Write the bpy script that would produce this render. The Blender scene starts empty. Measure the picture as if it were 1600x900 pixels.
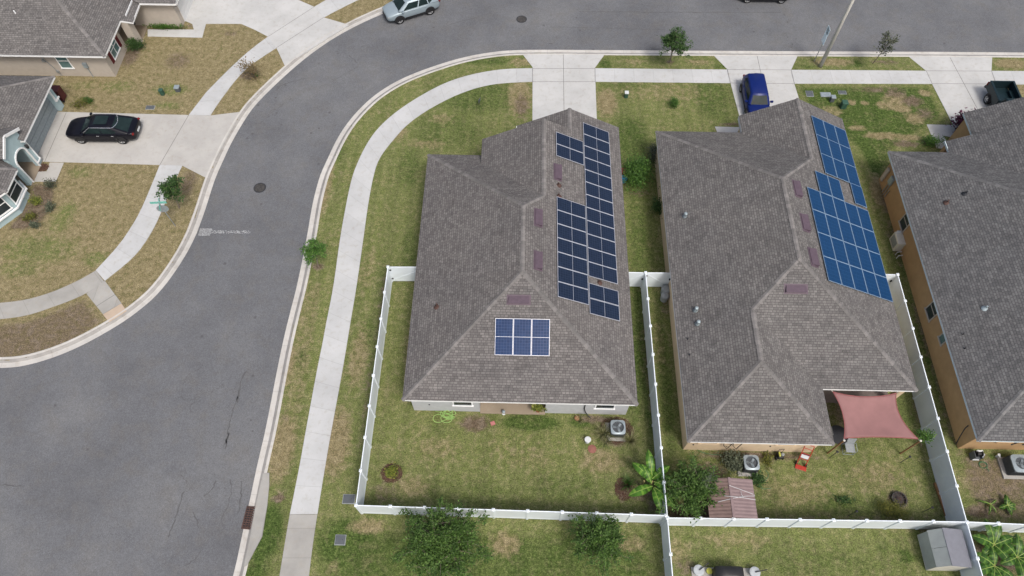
import bpy, math, random
import numpy as np
from mathutils import Vector, Matrix
random.seed(7)
R = math.radians
S = bpy.context.scene
COL = S.collection

# ------------------------------------------------------------------ helpers
def sub(a, b): return (a[0]-b[0], a[1]-b[1], a[2]-b[2])
def add(a, b): return (a[0]+b[0], a[1]+b[1], a[2]+b[2])
def mul(a, k): return (a[0]*k, a[1]*k, a[2]*k)
def lerp(a, b, t): return tuple(a[i]+(b[i]-a[i])*t for i in range(len(a)))

class MB:
    """collects faces; build() links them as ONE mesh object"""
    def __init__(s): s.v = []; s.f = []; s.m = []; s.uv = []
    def poly(s, pts, mi=0, uv=None):
        b = len(s.v); s.v += [tuple(p) for p in pts]
        s.f.append(tuple(range(b, b+len(pts)))); s.m.append(mi); s.uv.append(uv)
    def mesh(s, vs, fs, mi=0):
        b = len(s.v); s.v += [tuple(p) for p in vs]
        for f in fs: s.f.append(tuple(b+i for i in f)); s.m.append(mi); s.uv.append(None)
    def box(s, c, d, rz=0, mi=0, M=None):
        hx, hy, hz = d[0]/2, d[1]/2, d[2]/2
        vs = [(x, y, z) for x in (-hx, hx) for y in (-hy, hy) for z in (-hz, hz)]
        if M is None:
            cs, sn = math.cos(rz), math.sin(rz)
            vs = [(c[0]+cs*x-sn*y, c[1]+sn*x+cs*y, c[2]+z) for x, y, z in vs]
        else:
            vs = [tuple(M @ Vector(p) + Vector(c)) for p in vs]
        s.mesh(vs, [(0,1,3,2),(4,6,7,5),(0,4,5,1),(2,3,7,6),(0,2,6,4),(1,5,7,3)], mi)
    def bar(s, a, b, w, h, mi=0):
        """a rectangular bar from a to b"""
        a = Vector(a); b = Vector(b); d = b-a; L = d.length
        if L < 1e-6: return
        M = d.to_track_quat('X', 'Z').to_matrix()
        s.box(tuple((a+b)/2), (L, w, h), M=M, mi=mi)
    def tube(s, pts, r, n=8, mi=0, cap=True):
        pts = [Vector(p) for p in pts]
        rs = r if isinstance(r, (list, tuple)) else [r]*len(pts)
        vs = []; N = len(pts)
        for i, p in enumerate(pts):
            d = (pts[min(i+1, N-1)]-pts[max(i-1, 0)])
            if d.length < 1e-9: d = Vector((0, 0, 1))
            q = d.to_track_quat('Z', 'Y')
            for k in range(n):
                a = 2*math.pi*k/n
                vs.append(tuple(p + q @ Vector((math.cos(a)*rs[i], math.sin(a)*rs[i], 0))))
        fs = [(i*n+k, i*n+(k+1) % n, (i+1)*n+(k+1) % n, (i+1)*n+k) for i in range(N-1) for k in range(n)]
        if cap: fs += [tuple(range(n-1, -1, -1)), tuple((N-1)*n+k for k in range(n))]
        s.mesh(vs, fs, mi)
    def lathe(s, c, prof, n=16, mi=0, M=None):
        """prof: (radius, z) pairs turned about the vertical through c (or through M's z axis)"""
        vs = []
        for r, z in prof:
            for k in range(n):
                a = 2*math.pi*k/n
                p = Vector((r*math.cos(a), r*math.sin(a), z))
                if M is not None: p = M @ p
                vs.append(tuple(p+Vector(c)))
        m = len(prof)
        fs = [(i*n+k, i*n+(k+1) % n, (i+1)*n+(k+1) % n, (i+1)*n+k) for i in range(m-1) for k in range(n)]
        fs += [tuple(range(n-1, -1, -1)), tuple((m-1)*n+k for k in range(n))]
        s.mesh(vs, fs, mi)
    def prism(s, pts, z0, z1, mi=0):
        n = len(pts)
        s.poly([(x, y, z1) for x, y in pts], mi)
        s.poly([(x, y, z0) for x, y in reversed(pts)], mi)
        for i in range(n):
            a, b = pts[i], pts[(i+1) % n]
            s.poly([(a[0], a[1], z0), (b[0], b[1], z0), (b[0], b[1], z1), (a[0], a[1], z1)], mi)
    def build(s, name, mats, parent=None, world=True, smooth=False, bevel=0, subsurf=0, solid=0):
        if not isinstance(mats, (list, tuple)): mats = [mats]
        vs = s.v
        if parent is not None and world:
            chain = []; q = parent
            while q is not None: chain.append(q); q = q.parent
            T = Matrix()
            for q in reversed(chain):
                T = T @ (Matrix.Translation(q.location) @ q.rotation_euler.to_matrix().to_4x4())
            T = T.inverted()
            vs = [tuple(T @ Vector(p)) for p in vs]
        me = bpy.data.meshes.new(name)
        me.from_pydata(vs, [], s.f)
        for m in mats: me.materials.append(m)
        me.polygons.foreach_set('material_index', s.m)
        if smooth: me.polygons.foreach_set('use_smooth', [True]*len(s.f))
        lay = me.uv_layers.new(name='UVMap')
        uvs = []
        for fi, f in enumerate(s.f):
            if s.uv[fi] is not None:
                for t in s.uv[fi]: uvs += [t[0], t[1]]
                continue
            P = [s.v[i] for i in f]
            nx = ny = nz = 0.0
            for i in range(len(P)):
                a, b = P[i], P[(i+1) % len(P)]
                nx += (a[1]-b[1])*(a[2]+b[2]); ny += (a[2]-b[2])*(a[0]+b[0]); nz += (a[0]-b[0])*(a[1]+b[1])
            L = math.sqrt(nx*nx+ny*ny+nz*nz) or 1; nx /= L; ny /= L; nz /= L
            h = math.hypot(nx, ny)
            if h < 1e-3: u = (1, 0, 0); w = (0, 1, 0)
            else:
                u = (-ny/h, nx/h, 0); w = (ny*u[2]-nz*u[1], nz*u[0]-nx*u[2], nx*u[1]-ny*u[0])
            for p in P: uvs += [p[0]*u[0]+p[1]*u[1]+p[2]*u[2], p[0]*w[0]+p[1]*w[1]+p[2]*w[2]]
        lay.data.foreach_set('uv', uvs)
        o = bpy.data.objects.new(name, me); COL.objects.link(o)
        if parent is not None: o.parent = parent
        if bevel:
            b = o.modifiers.new('bevel', 'BEVEL'); b.width = bevel; b.segments = 2; b.limit_method = 'ANGLE'
        if subsurf:
            b = o.modifiers.new('smooth', 'SUBSURF'); b.levels = b.render_levels = subsurf
        if solid:
            b = o.modifiers.new('thickness', 'SOLIDIFY'); b.thickness = solid
        return o

def tag(o, label, cat, group=None, kind=None):
    if label: o['label'] = label
    if cat: o['category'] = cat
    if group: o['group'] = group
    if kind: o['kind'] = kind
    return o
def thing(name, label, cat, loc=(0, 0, 0), rz=0, group=None):
    o = bpy.data.objects.new(name, None); COL.objects.link(o)
    o.location = (loc[0], loc[1], loc[2] if len(loc) > 2 else 0); o.rotation_euler = (0, 0, rz)
    o.empty_display_size = .3
    return tag(o, label, cat, group)
def struct(o): o['kind'] = 'structure'; return o
def dup(root, loc, rz, label):
    def cp(o, parent):
        c = o.copy(); COL.objects.link(c)
        if parent is not None: c.parent = parent
        for ch in o.children: cp(ch, c)
        return c
    r = cp(root, None); r.location = (loc[0], loc[1], loc[2] if len(loc) > 2 else 0); r.rotation_euler = (0, 0, rz)
    r['label'] = label
    return r

# ------------------------------------------------------------------ materials
class NT:
    def __init__(s, name):
        s.mat = bpy.data.materials.new(name); s.mat.use_nodes = True
        s.t = s.mat.node_tree; s.b = s.t.nodes['Principled BSDF']
    def n(s, typ, **kw):
        o = s.t.nodes.new(typ)
        for k, v in kw.items():
            if k.startswith('_'): setattr(o, k[1:], v)
            else: o.inputs[k.replace('__', ' ')].default_value = v
        return o
    def l(s, a, b): s.t.links.new(a, b)
    def coord(s, kind='Object'):
        return s.n('ShaderNodeTexCoord').outputs[kind]
    def pos(s): return s.n('ShaderNodeNewGeometry').outputs['Position']
    def noise(s, co, scale, detail=4, rough=.55):
        o = s.n('ShaderNodeTexNoise', Scale=scale, Detail=detail, Roughness=rough); s.l(co, o.inputs['Vector']); return o.outputs['Fac']
    def ramp(s, f, stops):
        o = s.n('ShaderNodeValToRGB'); e = o.color_ramp.elements
        while len(e) < len(stops): e.new(.5)
        for i, (p, c) in enumerate(stops):
            e[i].position = p; e[i].color = (c[0], c[1], c[2], 1) if isinstance(c, (tuple, list)) else (c, c, c, 1)
        s.l(f, o.inputs['Fac']); return o.outputs['Color']
    def mix(s, f, a, b, mode='MIX'):
        o = s.n('ShaderNodeMix', _data_type='RGBA', _blend_type=mode)
        for sock, val in ((o.inputs[0], f), (o.inputs[6], a), (o.inputs[7], b)):
            if hasattr(val, 'links') or hasattr(val, 'is_linked'): s.l(val, sock)
            elif isinstance(val, (tuple, list)): sock.default_value = (val[0], val[1], val[2], 1)
            else: sock.default_value = val
        return o.outputs[2]
    def math(s, op, a, b=0):
        o = s.n('ShaderNodeMath', _operation=op)
        for sock, val in ((o.inputs[0], a), (o.inputs[1], b)):
            if hasattr(val, 'is_linked'): s.l(val, sock)
            else: sock.default_value = val
        return o.outputs[0]
    def bump(s, f, strength=.3, dist=.02):
        o = s.n('ShaderNodeBump', Strength=strength, Distance=dist); s.l(f, o.inputs['Height']); s.l(o.outputs['Normal'], s.b.inputs['Normal'])
    def done(s, color=None, rough=.8, metal=0, spec=.3):
        if color is not None:
            if hasattr(color, 'is_linked'): s.l(color, s.b.inputs['Base Color'])
            else: s.b.inputs['Base Color'].default_value = (*color, 1)
        s.b.inputs['Roughness'].default_value = rough; s.b.inputs['Metallic'].default_value = metal
        s.b.inputs['Specular IOR Level'].default_value = spec
        return s.mat

def plain(name, c, rough=.6, metal=0, var=.12, scale=6, spec=.3):
    t = NT(name); f = t.noise(t.pos(), scale, 3)
    lo = tuple(x*(1-var) for x in c); hi = tuple(min(1, x*(1+var)) for x in c)
    return t.done(t.ramp(f, [(.3, lo), (.7, hi)]), rough, metal, spec)

def shingle(name, base, dark, light):
    t = NT(name); uv = t.coord('UV')
    # slight waviness so courses are not ruler-straight
    br = t.n('ShaderNodeTexBrick', Scale=1.0, Mortar__Size=.016, Mortar__Smooth=.7, Bias=0.0, Brick__Width=.21, Row__Height=.145,
             Color1=(*dark, 1), Color2=(*light, 1), Mortar=(dark[0]*.55, dark[1]*.55, dark[2]*.55, 1), _offset=.37, _offset_frequency=2, _squash=1.25, _squash_frequency=3)  # dark mortar paints the shadow line at the shingle edges
    t.l(uv, br.inputs['Vector'])
    br2 = t.n('ShaderNodeTexBrick', Scale=1.0, Mortar__Size=0.0, Brick__Width=.41, Row__Height=.145,
              Color1=(.90, .90, .90, 1), Color2=(1.10, 1.10, 1.09, 1), Mortar=(1, 1, 1, 1), _offset=.21, _offset_frequency=3)
    t.l(uv, br2.inputs['Vector'])
    c = t.mix(1.0, br.outputs['Color'], br2.outputs['Color'], 'MULTIPLY')
    big = t.ramp(t.noise(t.pos(), .35, 3), [(.3, (.93, .93, .94)), (.7, (1.07, 1.06, 1.05))])
    c = t.mix(1.0, c, big, 'MULTIPLY')
    stain = t.ramp(t.noise(t.pos(), 1.3, 5, .65), [(.35, (.94, .93, .93)), (.65, (1.05, 1.05, 1.05))])
    c = t.mix(1.0, c, stain, 'MULTIPLY')
    gr = t.ramp(t.noise(t.pos(), 30, 3, .7), [(.36, .80), (.64, 1.20)])
    c = t.mix(1.0, c, gr, 'MULTIPLY')
    t.bump(br.outputs['Fac'], .5, -.012)
    return t.done(c, .95, 0, .15)

def concrete(name, base, stain=.12, uvjoint=None, dirt=(.30, .27, .22)):
    t = NT(name); p = t.pos()
    c = t.ramp(t.noise(p, .8, 6, .6), [(.28, tuple(x*(1-stain) for x in base)), (.55, base), (.8, tuple(x*(1+stain*.6) for x in base))])
    c = t.mix(t.ramp(t.noise(p, 2.7, 6, .7), [(.52, 0), (.74, .5)]), c, dirt)
    c = t.mix(1.0, c, t.ramp(t.noise(p, .35, 3), [(.36, .94), (.64, 1.05)]), 'MULTIPLY')
    c = t.mix(1.0, c, t.ramp(t.noise(p, 40, 2), [(.3, .94), (.7, 1.06)]), 'MULTIPLY')
    if uvjoint:
        uv = t.coord('UV'); sp = t.n('ShaderNodeSeparateXYZ'); t.l(uv, sp.inputs[0])
        m = t.math('PINGPONG', sp.outputs['X'], uvjoint/2)
        c = t.mix(t.ramp(m, [(.0, .6), (.016, 0)]), c, (base[0]*.42, base[1]*.41, base[2]*.40))
        # slabs differ a little from one another
        fl = t.math('FLOOR', t.math('DIVIDE', t.math('ADD', sp.outputs['X'], 0.0), uvjoint))
        wn = t.n('ShaderNodeTexWhiteNoise', _noise_dimensions='1D'); t.l(fl, wn.inputs['W'])
        c = t.mix(1.0, c, t.ramp(wn.outputs['Value'], [(0, (.965, .965, .965)), (1, (1.03, 1.03, 1.025))]), 'MULTIPLY')
    t.bump(t.noise(p, 60, 3), .15, .004)
    return t.done(c, .85, 0, .25)

def leafmat(name, a, b, rough=.55, trans=.25):
    t = NT(name)
    rnd = t.n('ShaderNodeNewGeometry').outputs['Random Per Island']
    c = t.ramp(rnd, [(0, tuple(x*.55 for x in a)), (.5, a), (1, b)])
    t.done(c, rough, 0, .3)
    tr = t.n('ShaderNodeBsdfTranslucent'); t.l(c, tr.inputs['Color'])
    mx = t.n('ShaderNodeMixShader', Fac=trans); out = t.t.nodes['Material Output']
    t.l(t.b.outputs[0], mx.inputs[1]); t.l(tr.outputs[0], mx.inputs[2]); t.l(mx.outputs[0], out.inputs['Surface'])
    return t.mat

M = {}
def asphalt():
    t = NT('asphalt'); p = t.pos()
    c = t.ramp(t.noise(p, .16, 5, .6), [(.36, (.104, .107, .115)), (.5, (.121, .125, .134)), (.64, (.142, .145, .151))])
    c = t.mix(t.ramp(t.noise(p, .9, 6, .65), [(.48, 0), (.72, .5)]), c, (.128, .122, .114))
    # wheel polish bands and darker patches with a shape of their own
    c = t.mix(1.0, c, t.ramp(t.noise(p, 3.2, 4, .6), [(.3, .95), (.7, 1.05)]), 'MULTIPLY')
    c = t.mix(1.0, c, t.ramp(t.noise(p, 15, 4, .75), [(.38, .86), (.62, 1.14)]), 'MULTIPLY')
    c = t.mix(1.0, c, t.ramp(t.noise(p, 45, 2, .6), [(.36, .80), (.64, 1.20)]), 'MULTIPLY')
    # hairline cracks, only in worn zones
    wob = t.n('ShaderNodeVectorMath', _operation='ADD')
    nz = t.n('ShaderNodeTexNoise', Scale=1.2, Detail=5); t.l(p, nz.inputs['Vector'])
    sc = t.n('ShaderNodeVectorMath', _operation='SCALE', Scale=1.6); t.l(nz.outputs['Color'], sc.inputs[0])
    t.l(p, wob.inputs[0]); t.l(sc.outputs[0], wob.inputs[1])
    vo = t.n('ShaderNodeTexVoronoi', _feature='DISTANCE_TO_EDGE', Scale=.33); t.l(wob.outputs[0], vo.inputs['Vector'])
    line = t.ramp(vo.outputs['Distance'], [(0, 1), (.012, 0)])
    zone = t.ramp(t.noise(p, .22, 3), [(.56, 0), (.66, .5)])
    c = t.mix(t.math('MULTIPLY', line, zone), c, (.055, .054, .054))
    # small tar and oil spots
    vs = t.n('ShaderNodeTexVoronoi', Scale=.55); t.l(p, vs.inputs['Vector'])
    c = t.mix(t.ramp(vs.outputs['Distance'], [(.03, .6), (.075, 0)]), c, (.06, .06, .062))
    t.bump(t.noise(p, 60, 3), .25, .006)
    return t.done(c, .9, 0, .25)
def lawn():
    t = NT('lawn_grass'); p = t.pos()
    at = t.n('ShaderNodeVertexColor', _layer_name='patch'); sp = t.n('ShaderNodeSeparateColor'); t.l(at.outputs['Color'], sp.inputs[0])
    dry, soil, lush = sp.outputs[0], sp.outputs[1], sp.outputs[2]
    n1 = t.noise(p, .55, 5, .62); n2 = t.noise(p, 2.6, 5, .65); n3 = t.noise(p, 5.5, 5, .74); n4 = t.noise(p, 15, 3, .8)
    green = t.ramp(n2, [(.36, (.110, .132, .042)), (.5, (.138, .154, .058)), (.64, (.172, .176, .080))])
    straw = t.ramp(n2, [(.36, (.165, .138, .072)), (.5, (.205, .172, .094)), (.66, (.262, .222, .130))])
    lush_shade_c = t.ramp(n3, [(.36, (.038, .066, .016)), (.5, (.060, .092, .023)), (.66, (.094, .124, .038))])
    soil_shade_c = t.ramp(n2, [(.36, (.098, .072, .050)), (.5, (.132, .102, .072)), (.66, (.185, .150, .112))])
    # ragged edges: the patch weights are broken up by noise before use
    def rag(w, n, k=.9):
        a = t.math('ADD', w, t.math('MULTIPLY', t.math('SUBTRACT', n, .5), k))
        return t.ramp(a, [(.20, 0), (.72, 1)])
    c = t.mix(rag(lush, n1), green, lush_shade_c)
    c = t.mix(t.ramp(t.math('ADD', t.math('MULTIPLY', n1, .5), t.math('MULTIPLY', n2, .5)), [(.50, 0), (.66, .40)]), c, straw)
    mow = t.n('ShaderNodeMapping'); mow.inputs['Scale'].default_value = (1.5, .06, 1); t.l(p, mow.inputs['Vector'])
    c = t.mix(1.0, c, t.ramp(t.noise(mow.outputs[0], 1.0, 2), [(.38, (.90, .91, .90)), (.62, (1.10, 1.09, 1.08))]), 'MULTIPLY')
    c = t.mix(rag(dry, n2, 1.1), c, straw)
    c = t.mix(rag(soil, n2, 1.2), c, soil_shade_c)
    c = t.mix(1.0, c, t.ramp(n3, [(.36, .80), (.64, 1.22)]), 'MULTIPLY')
    c = t.mix(1.0, c, t.ramp(n4, [(.36, .52), (.5, .98), (.64, 1.55)]), 'MULTIPLY')
    t.bump(t.math('ADD', n3, n4), .9, .05)
    return t.done(c, .95, 0, .1)
M['asphalt'] = asphalt()
M['lawn'] = lawn()
M['earth'] = plain('earth', (.125, .132, .055), .95, 0, .16, .5)
M['side_new'] = concrete('pale_concrete', (.435, .442, .445), .07, 1.52)
M['side_old'] = concrete('weathered_concrete', (.315, .308, .290), .18, 1.52)
M['drive'] = concrete('driveway_concrete', (.44, .442, .435), .09)
M['drive_warm'] = concrete('stained_driveway_concrete', (.395, .385, .365), .10)
M['kerb'] = concrete('kerb_concrete', (.47, .455, .43), .14, 3.05, (.27, .22, .17))
M['gutter'] = concrete('gutter_concrete', (.30, .29, .275), .25, 3.05, (.17, .15, .13))
M['joint'] = plain('joint_sealant', (.15, .145, .14), .9)
M['peach'] = concrete('peach_concrete', (.44, .35, .27), .12)
M['roof_a'] = shingle('shingle_brown_grey', (.1, .1, .1), (.116, .110, .108), (.172, .163, .159))
M['roof_b'] = shingle('shingle_grey', (.1, .1, .1), (.112, .108, .106), (.168, .161, .157))
M['roof_c'] = shingle('shingle_dark_grey', (.1, .1, .1), (.092, .093, .096), (.146, .146, .148))
def capmat(name, a, b):
    t = NT(name); rnd = t.n('ShaderNodeNewGeometry').outputs['Random Per Island']
    c = t.ramp(rnd, [(0, a), (.55, tuple((x+y)/2 for x, y in zip(a, b))), (1, b)])
    return t.done(t.mix(1.0, c, t.ramp(t.noise(t.pos(), 30, 3, .7), [(.36, .84), (.64, 1.16)]), 'MULTIPLY'), .95, 0, .15)
M['cap'] = capmat('ridge_cap_shingle', (.130, .124, .121), (.198, .188, .183))
M['cap_c'] = capmat('dark_ridge_cap_shingle', (.115, .114, .116), (.18, .178, .178))
M['trim'] = plain('white_trim', (.78, .79, .79), .5, 0, .04)
M['trim_blue'] = plain('pale_blue_trim', (.58, .68, .72), .5, 0, .04)
M['soffit'] = plain('soffit_white', (.66, .66, .65), .6, 0, .04)
M['stucco_grey'] = plain('grey_stucco', (.43, .44, .45), .9, 0, .06, 3)
M['stucco_tan'] = plain('tan_stucco', (.42, .33, .25), .9, 0, .06, 3)
M['stucco_cream'] = plain('cream_stucco', (.60, .47, .32), .9, 0, .06, 3)
M['stucco_orange'] = plain('orange_stucco', (.41, .265, .135), .9, 0, .08, 2)
M['stucco_beige'] = plain('beige_stucco', (.42, .375, .325), .9, 0, .05, 3)
M['stucco_blue'] = plain('pale_blue_stucco', (.36, .465, .49), .9, 0, .05, 3)
M['tan_floor'] = concrete('tan_patio_slab', (.27, .22, .165), .1)
M['vinyl'] = plain('white_vinyl', (.69, .745, .785), .42, 0, .05, .9, .4)
M['vent'] = plain('plum_painted_metal', (.092, .066, .085), .55, 0, .12)
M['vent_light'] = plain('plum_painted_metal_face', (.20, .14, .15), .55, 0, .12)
M['lead'] = plain('grey_metal_flashing', (.32, .38, .40), .45, .3)
M['rust'] = plain('rusty_brown_metal', (.085, .05, .042), .7, .2, .35, 12)
M['dark_metal'] = plain('dark_metal', (.035, .037, .042), .5, .3)
M['black'] = plain('black_plastic', (.018, .018, .020), .5)
M['grey_metal'] = plain('grey_metal', (.33, .35, .36), .45, .5)
M['pale_metal'] = plain('pale_grey_metal', (.27, .315, .34), .4, .25)
M['white_plastic'] = plain('white_plastic', (.52, .54, .55), .45, 0, .04)
M['cream_plastic'] = plain('cream_plastic', (.55, .53, .47), .5, 0, .06)
M['green_plastic'] = plain('green_plastic', (.035, .085, .06), .55)
M['slate_plastic'] = plain('slate_plastic', (.085, .095, .105), .6)
M['grey_plastic'] = plain('grey_plastic', (.25, .27, .28), .6)
M['maroon'] = plain('maroon_plastic', (.075, .018, .022), .45)
M['maroon_paint'] = plain('maroon_paint', (.10, .012, .018), .5)
M['red'] = plain('red_paint', (.34, .035, .02), .45)
M['yellow'] = plain('yellow_paint', (.45, .45, .08), .5)
M['hose_green'] = plain('green_hose', (.28, .46, .14), .5)
M['hose_dark'] = plain('dark_green_hose', (.05, .15, .07), .6)
M['wood'] = plain('brown_timber', (.24, .13, .06), .8, 0, .25, 9)
M['bark'] = plain('bark', (.17, .14, .115), .95, 0, .3, 14)
M['mulch'] = plain('red_brown_mulch', (.085, .045, .032), .95, 0, .55, 18)
M['concrete_pole'] = plain('concrete_pole', (.42, .41, .375), .85, 0, .10, 3)
M['sail'] = plain('dusty_red_sailcloth', (.245, .128, .124), .85, 0, .06, 2)
M['sail_hem'] = plain('red_sail_hem', (.26, .085, .085), .85)
M['teal_pane'] = plain('teal_screen_glass', (.10, .17, .17), .12, 0, .1, 2, .6)
M['pane'] = plain('dark_window_glass', (.030, .040, .045), .08, 0, .2, 1.5, .4)
M['tyre'] = plain('tyre_rubber', (.016, .016, .017), .85)
M['rim'] = plain('alloy_rim', (.50, .51, .52), .35, .6)
M['chrome'] = plain('chrome_trim', (.72, .73, .75), .2, .8)
M['carglass'] = plain('car_glass', (.014, .024, .025), .07, 0, .25, 2, .12)
M['lamp_clear'] = plain('headlamp_lens', (.30, .32, .33), .15)
M['lamp_red'] = plain('tail_lamp_lens', (.14, .010, .010), .2)
M['turquoise'] = plain('street_sign_green', (.02, .36, .27), .45)
M['sign_blue'] = plain('pale_blue_sign', (.62, .76, .82), .4)
M['iron'] = plain('cast_iron', (.060, .057, .055), .75, .2, .3, 9)
M['shed_brown'] = plain('brown_ribbed_sheet', (.155, .105, .092), .6, .05, .12, 3)
M['shed_pink'] = plain('pinkish_ribbed_sheet', (.205, .148, .148), .6, .05, .10, 3)
M['shed_grey'] = plain('slate_resin', (.165, .17, .195), .7, 0, .07, 4)
M['shed_sage'] = plain('sage_resin', (.32, .345, .34), .7, 0, .06, 3)
M['paver_and_shade'] = plain('dark_paver_and_shade', (.14, .115, .105), .85)

# ------------------------------------------------------------------ ground, road, kerbs, paths
def smooth_line(pts, it=2):
    for _ in range(it):
        q = [pts[0]]
        for a, b in zip(pts, pts[1:]):
            q += [lerp(a, b, .25), lerp(a, b, .75)]
        pts = q+[pts[-1]]
    return pts
def resample(pts, step=None, n=None):
    L = [0]
    for a, b in zip(pts, pts[1:]): L.append(L[-1]+math.hypot(b[0]-a[0], b[1]-a[1]))
    if n is None: n = max(2, int(L[-1]/step)+1)
    out = []; j = 0
    for i in range(n):
        d = L[-1]*i/(n-1)
        while j < len(L)-2 and L[j+1] < d: j += 1
        out.append(lerp(pts[j], pts[j+1], (d-L[j])/max(1e-9, L[j+1]-L[j])))
    return out
def offset(pts, d):
    out = []
    for i, p in enumerate(pts):
        a = pts[max(0, i-1)]; b = pts[min(len(pts)-1, i+1)]
        t = Vector((b[0]-a[0], b[1]-a[1])).normalized()
        out.append((p[0]-t.y*d, p[1]+t.x*d))
    return out

ROAD_Z = -.10
# edge of the asphalt along the corner block, from the south round the bend to the east
inner = [(-14.78,5.04),(-14.77,7.42),(-14.74,8.65),(-14.72,11.19),(-14.64,12.89),(-14.69,18.26),(-14.57,21.18),(-14.48,22.55),(-14.46,26.45),(-14.54,28.95),(-14.50,30.51),(-14.38,32.06),(-14.05,33.54),(-13.81,34.75),(-13.33,36.38),(-12.50,38.13),(-11.38,39.81),(-9.67,41.42),(-7.52,42.72),(-4.81,44.00),(-1.92,44.75),(0.54,44.92),(6.71,45.00),(19.53,45.17),(40.02,45.51)]
inner = [(inner[0][0]-.45*8, inner[0][1]-26), (inner[0][0]-.05*8, inner[0][1]-4)]+inner+[(60, inner[-1][1]), (140, inner[-1][1])]
# edge of the asphalt along the opposite block, from the west round the bend to the north
outer = [(-31.63,16.50),(-29.84,16.80),(-27.71,17.75),(-25.70,19.25),(-24.34,20.57),(-23.15,22.27),(-22.13,25.60),(-21.92,28.51),(-21.90,31.31),(-21.64,33.25),(-21.47,34.58),(-20.99,36.78),(-20.41,38.68),(-18.08,42.77),(-16.04,45.43),(-14.11,47.29),(-11.78,49.05),(-9.24,50.54)]
outer = [(-120, outer[0][1]-3.0), (-60, outer[0][1]-1.2)]+outer+[(-6.2, 51.4), (-2, 52.0), (3, 52.2), (60, 52.3), (140, 52.3)]
inner = resample(smooth_line(inner), .5); outer = resample(smooth_line(outer), .5)
road = inner+outer[::-1]+[(-120, -26)]
mb = MB(); mb.poly([(x, y, ROAD_Z) for x, y in road])
struct(mb.build('road', M['asphalt']))

def kerb(line, side, name):
    """rolled kerb swept along the asphalt edge; side +1: lawn on the left of the line"""
    prof = [(-.02, -.16), (-.02, -.090), (.26, -.098), (.30, -.090), (.42, -.020), (.50, .018), (.62, .030), (.66, .012), (.66, -.28)]
    mats = [0, 0, 0, 1, 1, 0, 0, 0]
    L = [0]
    for a, b in zip(line, line[1:]): L.append(L[-1]+math.hypot(b[0]-a[0], b[1]-a[1]))
    rows = [[(x, y, z) for x, y in offset(line, side*d)] for d, z in prof]
    m = MB()
    for k in range(len(prof)-1):
        for i in range(len(line)-1):
            q = [rows[k][i], rows[k][i+1], rows[k+1][i+1], rows[k+1][i]]
            uv = [(L[i], prof[k][0]), (L[i+1], prof[k][0]), (L[i+1], prof[k+1][0]), (L[i], prof[k+1][0])]
            if side < 0: q.reverse(); uv.reverse()
            m.poly(q, mats[k], uv)
    return struct(m.build(name, [M['kerb'], M['gutter']]))
kerb(inner, -1, 'kerb_around_corner_block')
kerb(outer, 1, 'kerb_around_opposite_block')

# lawn: one fine sheet, pushed down under the road; its wear, with some painted shade, is stored per vertex
GX0, GX1, GY0, GY1, GS = -46.0, 47.0, 2.0, 53.5, .2
nx = int((GX1-GX0)/GS)+1; ny = int((GY1-GY0)/GS)+1
gx, gy = np.meshgrid(np.linspace(GX0, GX1, nx), np.linspace(GY0, GY1, ny)); gx = gx.ravel(); gy = gy.ravel()
def seg_dist(px, py, line):
    d = np.full(px.shape, 1e9)
    for a, b in zip(line, line[1:]):
        vx, vy = b[0]-a[0], b[1]-a[1]; L2 = vx*vx+vy*vy+1e-12
        t = np.clip(((px-a[0])*vx+(py-a[1])*vy)/L2, 0, 1)
        d = np.minimum(d, np.hypot(px-a[0]-t*vx, py-a[1]-t*vy))
    return d
def inside(px, py, poly):
    r = np.zeros(px.shape, bool); n = len(poly)
    for i in range(n):
        x1, y1 = poly[i]; x2, y2 = poly[(i+1) % n]
        if y1 == y2: continue
        c = ((y1 > py) != (y2 > py)) & (px < (x2-x1)*(py-y1)/(y2-y1)+x1)
        r ^= c
    return r
thin = lambda l: resample(l, 1.0)
rd = inside(gx, gy, thin(inner)+thin(outer)[::-1]+[(-120, -26)])
dist = np.minimum(seg_dist(gx, gy, thin(inner)), seg_dist(gx, gy, thin(outer)))
rng = np.random.default_rng(3)
gz = np.where(rd | (dist < .42), -.26, 0.0) + rng.normal(0, .006, gx.shape)
W = np.zeros((3, gx.size))                       # dry, soil, lush
def patch(k, c, rx, ry, amt=1.0, rot=0, soft=.6):
    cs, sn = math.cos(rot), math.sin(rot)
    dx, dy = gx-c[0], gy-c[1]
    u = (dx*cs+dy*sn)/rx; v = (-dx*sn+dy*cs)/ry
    f = np.clip((1.0-np.sqrt(u*u+v*v))/soft, 0, 1)*amt
    W[k] = np.maximum(W[k], f)
def area(k, poly, amt, edge=.5):
    ins = inside(gx, gy, poly); d = seg_dist(gx, gy, list(poly)+[poly[0]])
    W[k] = np.maximum(W[k], np.where(ins, np.clip(d/edge, 0, 1), 0)*amt)
DRY, SOIL_AND_SHADE, LUSH_AND_SHADE = 0, 1, 2  # soil and lush weights also carry shade painted by fences and house gaps
west = inside(gx, gy, thin(outer)+[(60, 90), (-120, 90)])
W[DRY] = np.where(west, .74, 0)
P_ = patch
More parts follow.
